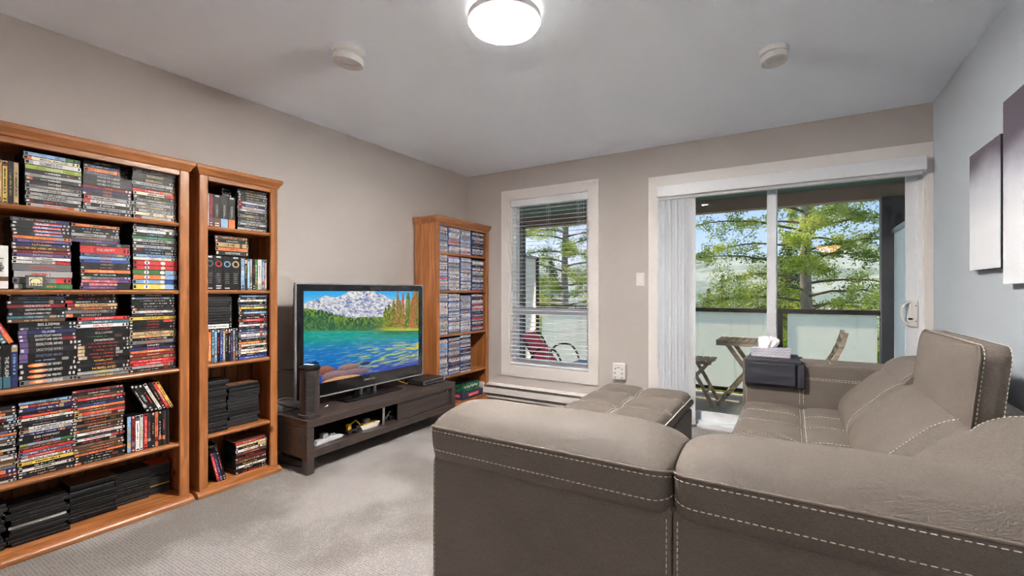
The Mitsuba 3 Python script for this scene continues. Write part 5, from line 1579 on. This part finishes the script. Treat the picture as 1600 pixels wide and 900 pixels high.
bk = [(-2.60, 0.215), (-2.68, 0.30), (-2.78, 0.42), (-2.88, 0.53), (-2.975, 0.625)]
part(lc, 'back_sling', sling(bk[::-1], ly0 + 0.03, ly1 - 0.03), 'm_sling_red')
part(lc, 'seat_sling', sling([(-2.60, 0.215), (-2.50, 0.225), (-2.40, 0.262)], ly0 + 0.03, ly1 - 0.03), 'm_sling_red')
part(lc, 'leg_sling', sling([(-2.40, 0.262), (-2.28, 0.300), (-2.16, 0.290)], ly0 + 0.03, ly1 - 0.03), 'm_sling_blue')
part(lc, 'back_pad', sling([(x - 0.012, z - 0.004) for x, z in bk[::-1]], ly0 + 0.05, ly1 - 0.05, 0.02), 'm_sling_blue')
for y in (ly0 + 0.02, ly1 - 0.02):
    part(lc, 'side_tube', tube(spline([(-2.985, y, 0.64), (-2.80, y, 0.435), (-2.62, y, 0.215), (-2.40, y, 0.250), (-2.16, y, 0.295)], 40), 0.012, 10), 'm_chairframe', smooth=True)
    ys = y + (-0.02 if y < 5.2 else 0.02)
    part(lc, 'arm_tube', tube(spline([(-2.86, ys, DZ + 0.01), (-2.79, ys, 0.22), (-2.70, ys, 0.43), (-2.60, ys, 0.475), (-2.46, ys, 0.465), (-2.37, ys, 0.36), (-2.33, ys, 0.10), (-2.31, ys, DZ + 0.01)], 60), 0.0115, 10), 'm_chairframe', smooth=True)
part(lc, 'cross_tube', cyl([-2.60, ly0, 0.205], [-2.60, ly1, 0.205], 0.011, 10), 'm_chairframe', smooth=30)

# ------------------------------------------------------------------ trees, hill and houses outside


def leafmat(name, c0, c1, f=1.2):
    a, b = mi.Color3f(lin(*c0)), mi.Color3f(lin(*c1))
    scene[name] = {'type': 'principledthin', 'base_color': proc(lambda p, n, uv: mix(a, b, smoothstep(0.3, 0.7, fbm(p.x * f, p.y * f, p.z * f, 3)))), 'roughness': 0.6, 'diff_trans': 0.8, 'eta': 1.4}
    return name


leafmat('m_leaf', (112, 146, 58), (204, 220, 112), 1.6)
leafmat('m_leaf_bright', (140, 164, 54), (206, 216, 86), 2.0)
leafmat('m_needle', (60, 88, 56), (104, 132, 76), 1.2)
leafmat('m_needle_dark', (64, 92, 66), (110, 136, 88), 0.8)
mat('m_bark', proc(lambda p, n, uv: mix(lin(112, 104, 98), lin(176, 168, 160), fbm(p.x * 9, p.y * 9, p.z * 4, 4))), 0.85)
mat('m_branch', lin(104, 92, 80), 0.85)


def leaves(P, size, rng, up=0.35):
    n = len(P)
    d = rng.normal(size=(n, 3))
    d /= np.linalg.norm(d, axis=1, keepdims=True)
    d[:, 2] *= 0.6
    nr = rng.normal(size=(n, 3)) + [0, 0, up * 3]
    s = np.cross(nr, d)
    s /= np.linalg.norm(s, axis=1, keepdims=True) + 1e-9
    d /= np.linalg.norm(d, axis=1, keepdims=True)
    L = size * (0.6 + 0.8 * rng.random((n, 1)))
    V = np.stack([P - d * L / 2, P + s * L * 0.30, P + d * L / 2, P - s * L * 0.30], 1).reshape(-1, 3)
    i = np.arange(n)[:, None] * 4
    F = np.vstack([i + [0, 1, 2], i + [0, 2, 3]])
    return trimesh.Trimesh(V, F, process=False)


def broadleaf(base, hgt, r, z0, reach, nb, twigs, per, size, label, mname, seed, lace=0.0, lean=(0, 0)):
    rng = np.random.default_rng(seed)
    t = thing('tree', label, 'tree')
    zs = np.linspace(0, hgt, 16)
    trunk = np.stack([base[0] + lean[0] * zs + 0.05 * np.sin(zs * 0.9), base[1] + lean[1] * zs, base[2] + zs], 1)
    part(t, 'trunk', tube(trunk, r * (1 - 0.75 * zs / hgt) + 0.012, 12), 'm_bark', smooth=True)
    at = lambda z: np.array([np.interp(z, zs, trunk[:, k]) for k in range(3)])
    pts, limbs = [], []
    for i in range(nb):
        z = z0 + (hgt - 0.4 - z0) * ((i + rng.random() * 0.8) / nb)
        a = i * 2.39996 + rng.normal() * 0.3
        taper = max(0.15, 1 - 0.72 * (z / hgt) ** 2.2)
        L = reach * taper * (0.6 + 0.5 * rng.random())
        o = at(z)
        dirv = np.array([math.cos(a), math.sin(a), 0.18 + 0.22 * rng.random()])
        q = np.linspace(0, 1, 9)[:, None]
        side = np.array([-dirv[1], dirv[0], 0]) * rng.normal() * 0.12
        br = o + dirv * L * q + side * L * q ** 2 + np.array([0, 0, -0.30 * L]) * q ** 2 + rng.normal(size=(9, 3)) * 0.012 * L * q
        limbs.append(tube(br, np.linspace(0.016 + r * 0.13, 0.006, 9), 5))
        for k in range(twigs):
            u = 0.22 + 0.78 * rng.random() ** 0.8
            b = np.array([np.interp(u, q[:, 0], br[:, c]) for c in range(3)])
            td = rng.normal(size=3) * [1, 1, 0.45] + dirv * 0.7 + [0, 0, -0.12]
            td /= np.linalg.norm(td)
            tl = (0.30 + 0.45 * rng.random()) * (0.6 + 0.08 * reach)
            e = b + td * tl
            if k % 2 == 0:
                limbs.append(tube([b, (b + e) / 2 + [0, 0, 0.02], e], [0.006, 0.005, 0.003], 4))
            m = max(3, int(per * (0.5 + rng.random())))
            s = rng.random((m, 1))
            pts.append(b + td * tl * s + rng.normal(size=(m, 3)) * 0.07)
    part(t, 'branches', cat(*limbs), 'm_branch', kind='stuff')
    part(t, 'foliage', leaves(np.vstack(pts), size, rng), mname, kind='stuff')
    return t


def conifer(base, hgt, rad, label, mname, seed, n=None):
    rng = np.random.default_rng(seed)
    t = thing('conifer', label, 'tree')
    part(t, 'trunk', tube([[base[0], base[1], base[2]], [base[0], base[1], base[2] + hgt * 0.5], [base[0], base[1], base[2] + hgt]], [rad * 0.09, rad * 0.05, 0.01], 8), 'm_bark', smooth=True)
    V = []
    nb = n or int(hgt * 60)
    pts = []
    for i in range(nb):
        u = (i + rng.random()) / nb
        z = hgt * (0.06 + 0.94 * u)
        L = rad * (1 - u) ** 0.85 * (0.75 + 0.4 * rng.random()) + 0.05
        a = rng.random() * 2 * np.pi
        m = max(6, int(L * 34))
        s = rng.random((m, 1)) ** 0.8
        d = np.array([math.cos(a), math.sin(a), -0.28])
        pts.append(np.array(base) + [0, 0, z] + d * L * s + rng.normal(size=(m, 3)) * [0.07, 0.07, 0.05] * (0.4 + L))
    part(t, 'foliage', leaves(np.vstack(pts), 0.042 * (0.8 + rad), rng, 0.6), mname, kind='stuff')
    return t


def bush(c, rx, ry, rz, n, size, label, mname, seed):
    rng = np.random.default_rng(seed)
    t = thing('bush', label, 'bush')
    d = rng.normal(size=(n, 3))
    d /= np.linalg.norm(d, axis=1, keepdims=True)
    d[:, 2] = np.abs(d[:, 2])
    rr = 0.55 + 0.5 * rng.random((n, 1)) ** 0.6
    P = np.array(c) + d * rr * [rx, ry, rz] * (0.75 + 0.5 * meshkit.fbm(d * 2.2 + seed, 3))[:, None]
    part(t, 'stems', cat(*[tube([c, np.array(c) + [rx * 0.5 * math.cos(a), ry * 0.5 * math.sin(a), rz * 0.7]], [0.05, 0.015], 5) for a in np.arange(0, 6.2, 0.9)]), 'm_branch', kind='stuff')
    part(t, 'foliage', leaves(P, size, rng), mname, kind='stuff')
    return t


broadleaf((0.36, 15.0, -3.4), 13.5, 0.165, 2.2, 3.9, 92, 18, 78, 0.062, 'tall leafy tree with grey trunk standing behind the balcony door', 'm_leaf', 21)
broadleaf((-7.0, 15.2, -3.4), 13.0, 0.15, 2.4, 2.9, 72, 17, 62, 0.064, 'tall leafy tree with grey trunk standing behind the window', 'm_leaf', 33)
broadleaf((7.6, 19.0, -3.6), 8.2, 0.12, 1.5, 3.0, 44, 15, 60, 0.07, 'smaller bright tree at the edge of the dark balcony post', 'm_leaf_bright', 45)
conifer((-2.62, 22.0, -4.0), 5.9, 1.35, 'slim young conifer above the balcony railing near the vertical blind', 'm_needle', 5)
conifer((-3.75, 26.0, -4.2), 5.5, 1.5, 'low conifer left of the slim one above the railing', 'm_needle', 6)
conifer((-11.0, 22.0, -4.0), 7.0, 2.0, 'conifer low behind the window blind', 'm_needle', 8)
conifer((-8.4, 25.0, -4.0), 6.6, 1.9, 'conifer seen low at the window\'s right edge', 'm_needle_dark', 9)
conifer((-0.2, 27.0, -4.4), 8.6, 2.4, 'hazy conifer behind the yellow-green bush', 'm_needle_dark', 10)
conifer((9.0, 34.0, -4.4), 7.0, 2.6, 'hazy conifer far beyond the leafy tree', 'm_needle_dark', 12)
bush((-1.15, 16.5, -3.4), 1.9, 1.6, 5.0, 26000, 0.07, 'yellow-green bush rising above the railing by the door\'s middle stile', 'm_leaf_bright', 14)
bush((3.1, 18.5, -3.4), 2.2, 1.8, 4.3, 22000, 0.07, 'green bush above the railing right of the tall trunk', 'm_leaf', 15)
for i, (x, y, rx) in enumerate(((-0.95, 6.75, 0.36), (-0.10, 6.8, 0.36), (0.72, 6.7, 0.34), (-1.85, 6.8, 0.40))):
    bush((x, y, -1.1), rx, 0.42, 1.05 if i < 1 else 1.15, 2600, 0.05, f'{["low", "second", "third", "fourth"][i]} shrub under the balcony edge counted from the blind', 'm_leaf', 50 + i)


def terrain_z(x, y):
    d = np.hypot(x * 0.6, y)
    low = -3.6 - 24 * np.clip((d - 20) / 160, 0, 1) ** 1.2
    ridge = 86 * np.clip((d - 300) / 420, 0, 1) ** 1.15 * (0.72 + 0.45 * meshkit.fbm(np.stack([x / 260, y / 260, x * 0], -1), 4, 2) + 0.10 * np.clip(x / 300, -1, 1.5))
    return low + ridge + 1.5 * meshkit.fbm(np.stack([x / 30, y / 30, x * 0], -1), 3, 5) * np.clip((d - 25) / 60, 0, 1)


gx = np.sinh(np.linspace(-3.6, 3.6, 140)) / np.sinh(3.6) * 1200
gy = 4.5 + np.sinh(np.linspace(0, 4.2, 150)) / np.sinh(4.2) * 1300
X, Y = np.meshgrid(gx, gy, indexing='ij')
Z = terrain_z(X, Y)
V = np.stack([X, Y, Z], -1).reshape(-1, 3)
ii = np.arange(V.shape[0]).reshape(X.shape)
F = np.vstack([np.stack([ii[:-1, :-1], ii[1:, :-1], ii[1:, 1:]], -1).reshape(-1, 3), np.stack([ii[:-1, :-1], ii[1:, 1:], ii[:-1, 1:]], -1).reshape(-1, 3)])


def hazed_ground_color(p, n, uv):
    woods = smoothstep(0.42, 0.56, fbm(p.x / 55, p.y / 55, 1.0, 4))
    c = mix(lin(158, 172, 166), lin(126, 144, 138), woods)  # pale grey-green: distance haze put into the ground colour
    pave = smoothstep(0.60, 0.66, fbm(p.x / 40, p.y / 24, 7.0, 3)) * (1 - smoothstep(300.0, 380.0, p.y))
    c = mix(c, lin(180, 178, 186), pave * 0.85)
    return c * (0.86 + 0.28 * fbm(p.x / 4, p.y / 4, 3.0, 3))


mat('m_ground', proc(hazed_ground_color), 0.95, spec=0.1)
struct('hills', trimesh.Trimesh(V, F, process=False), 'm_ground', 'green ground falling to a valley with a wooded hillside paled by painted haze', smooth=True)
mat('m_house', lin(226, 224, 220), 0.8)
mat('m_roof', lin(150, 148, 156), 0.8)
mat('m_pane_dark', lin(60, 68, 78), 0.2)
hs = [(-9, 92, 11, 8, 'white house low above the railing beside the vertical blind'), (14, 120, 16, 9, 'pale house seen between the tall trunk and the door stile'), (40, 130, 14, 9, 'pale house behind the foliage right of the pendant reflection'),
      (-62, 120, 13, 9, 'pale house in the valley seen through the window slats')]
for x, y, w, d, lab in hs:
    zg = float(terrain_z(np.array([x * 1.0]), np.array([y * 1.0]))[0]) - 0.6
    hsx = thing('house', lab, 'house')
    wl = part(hsx, 'walls', box(x - w / 2, x + w / 2, y, y + d, zg, zg + 6), 'm_house')
    part(hsx, 'roof', prism([(y - 0.6, zg + 5.9), (y + d + 0.6, zg + 5.9), (y + d / 2, zg + 9)], 'x', x - w / 2 - 0.6, x + w / 2 + 0.6), 'm_roof')
    for k in range(3):
        part(wl, 'window', box(x - w * 0.32 + k * w * 0.27, x - w * 0.32 + k * w * 0.27 + 1.5, y - 0.06, y + 0.1, zg + 3.4, zg + 4.8), 'm_pane_dark')
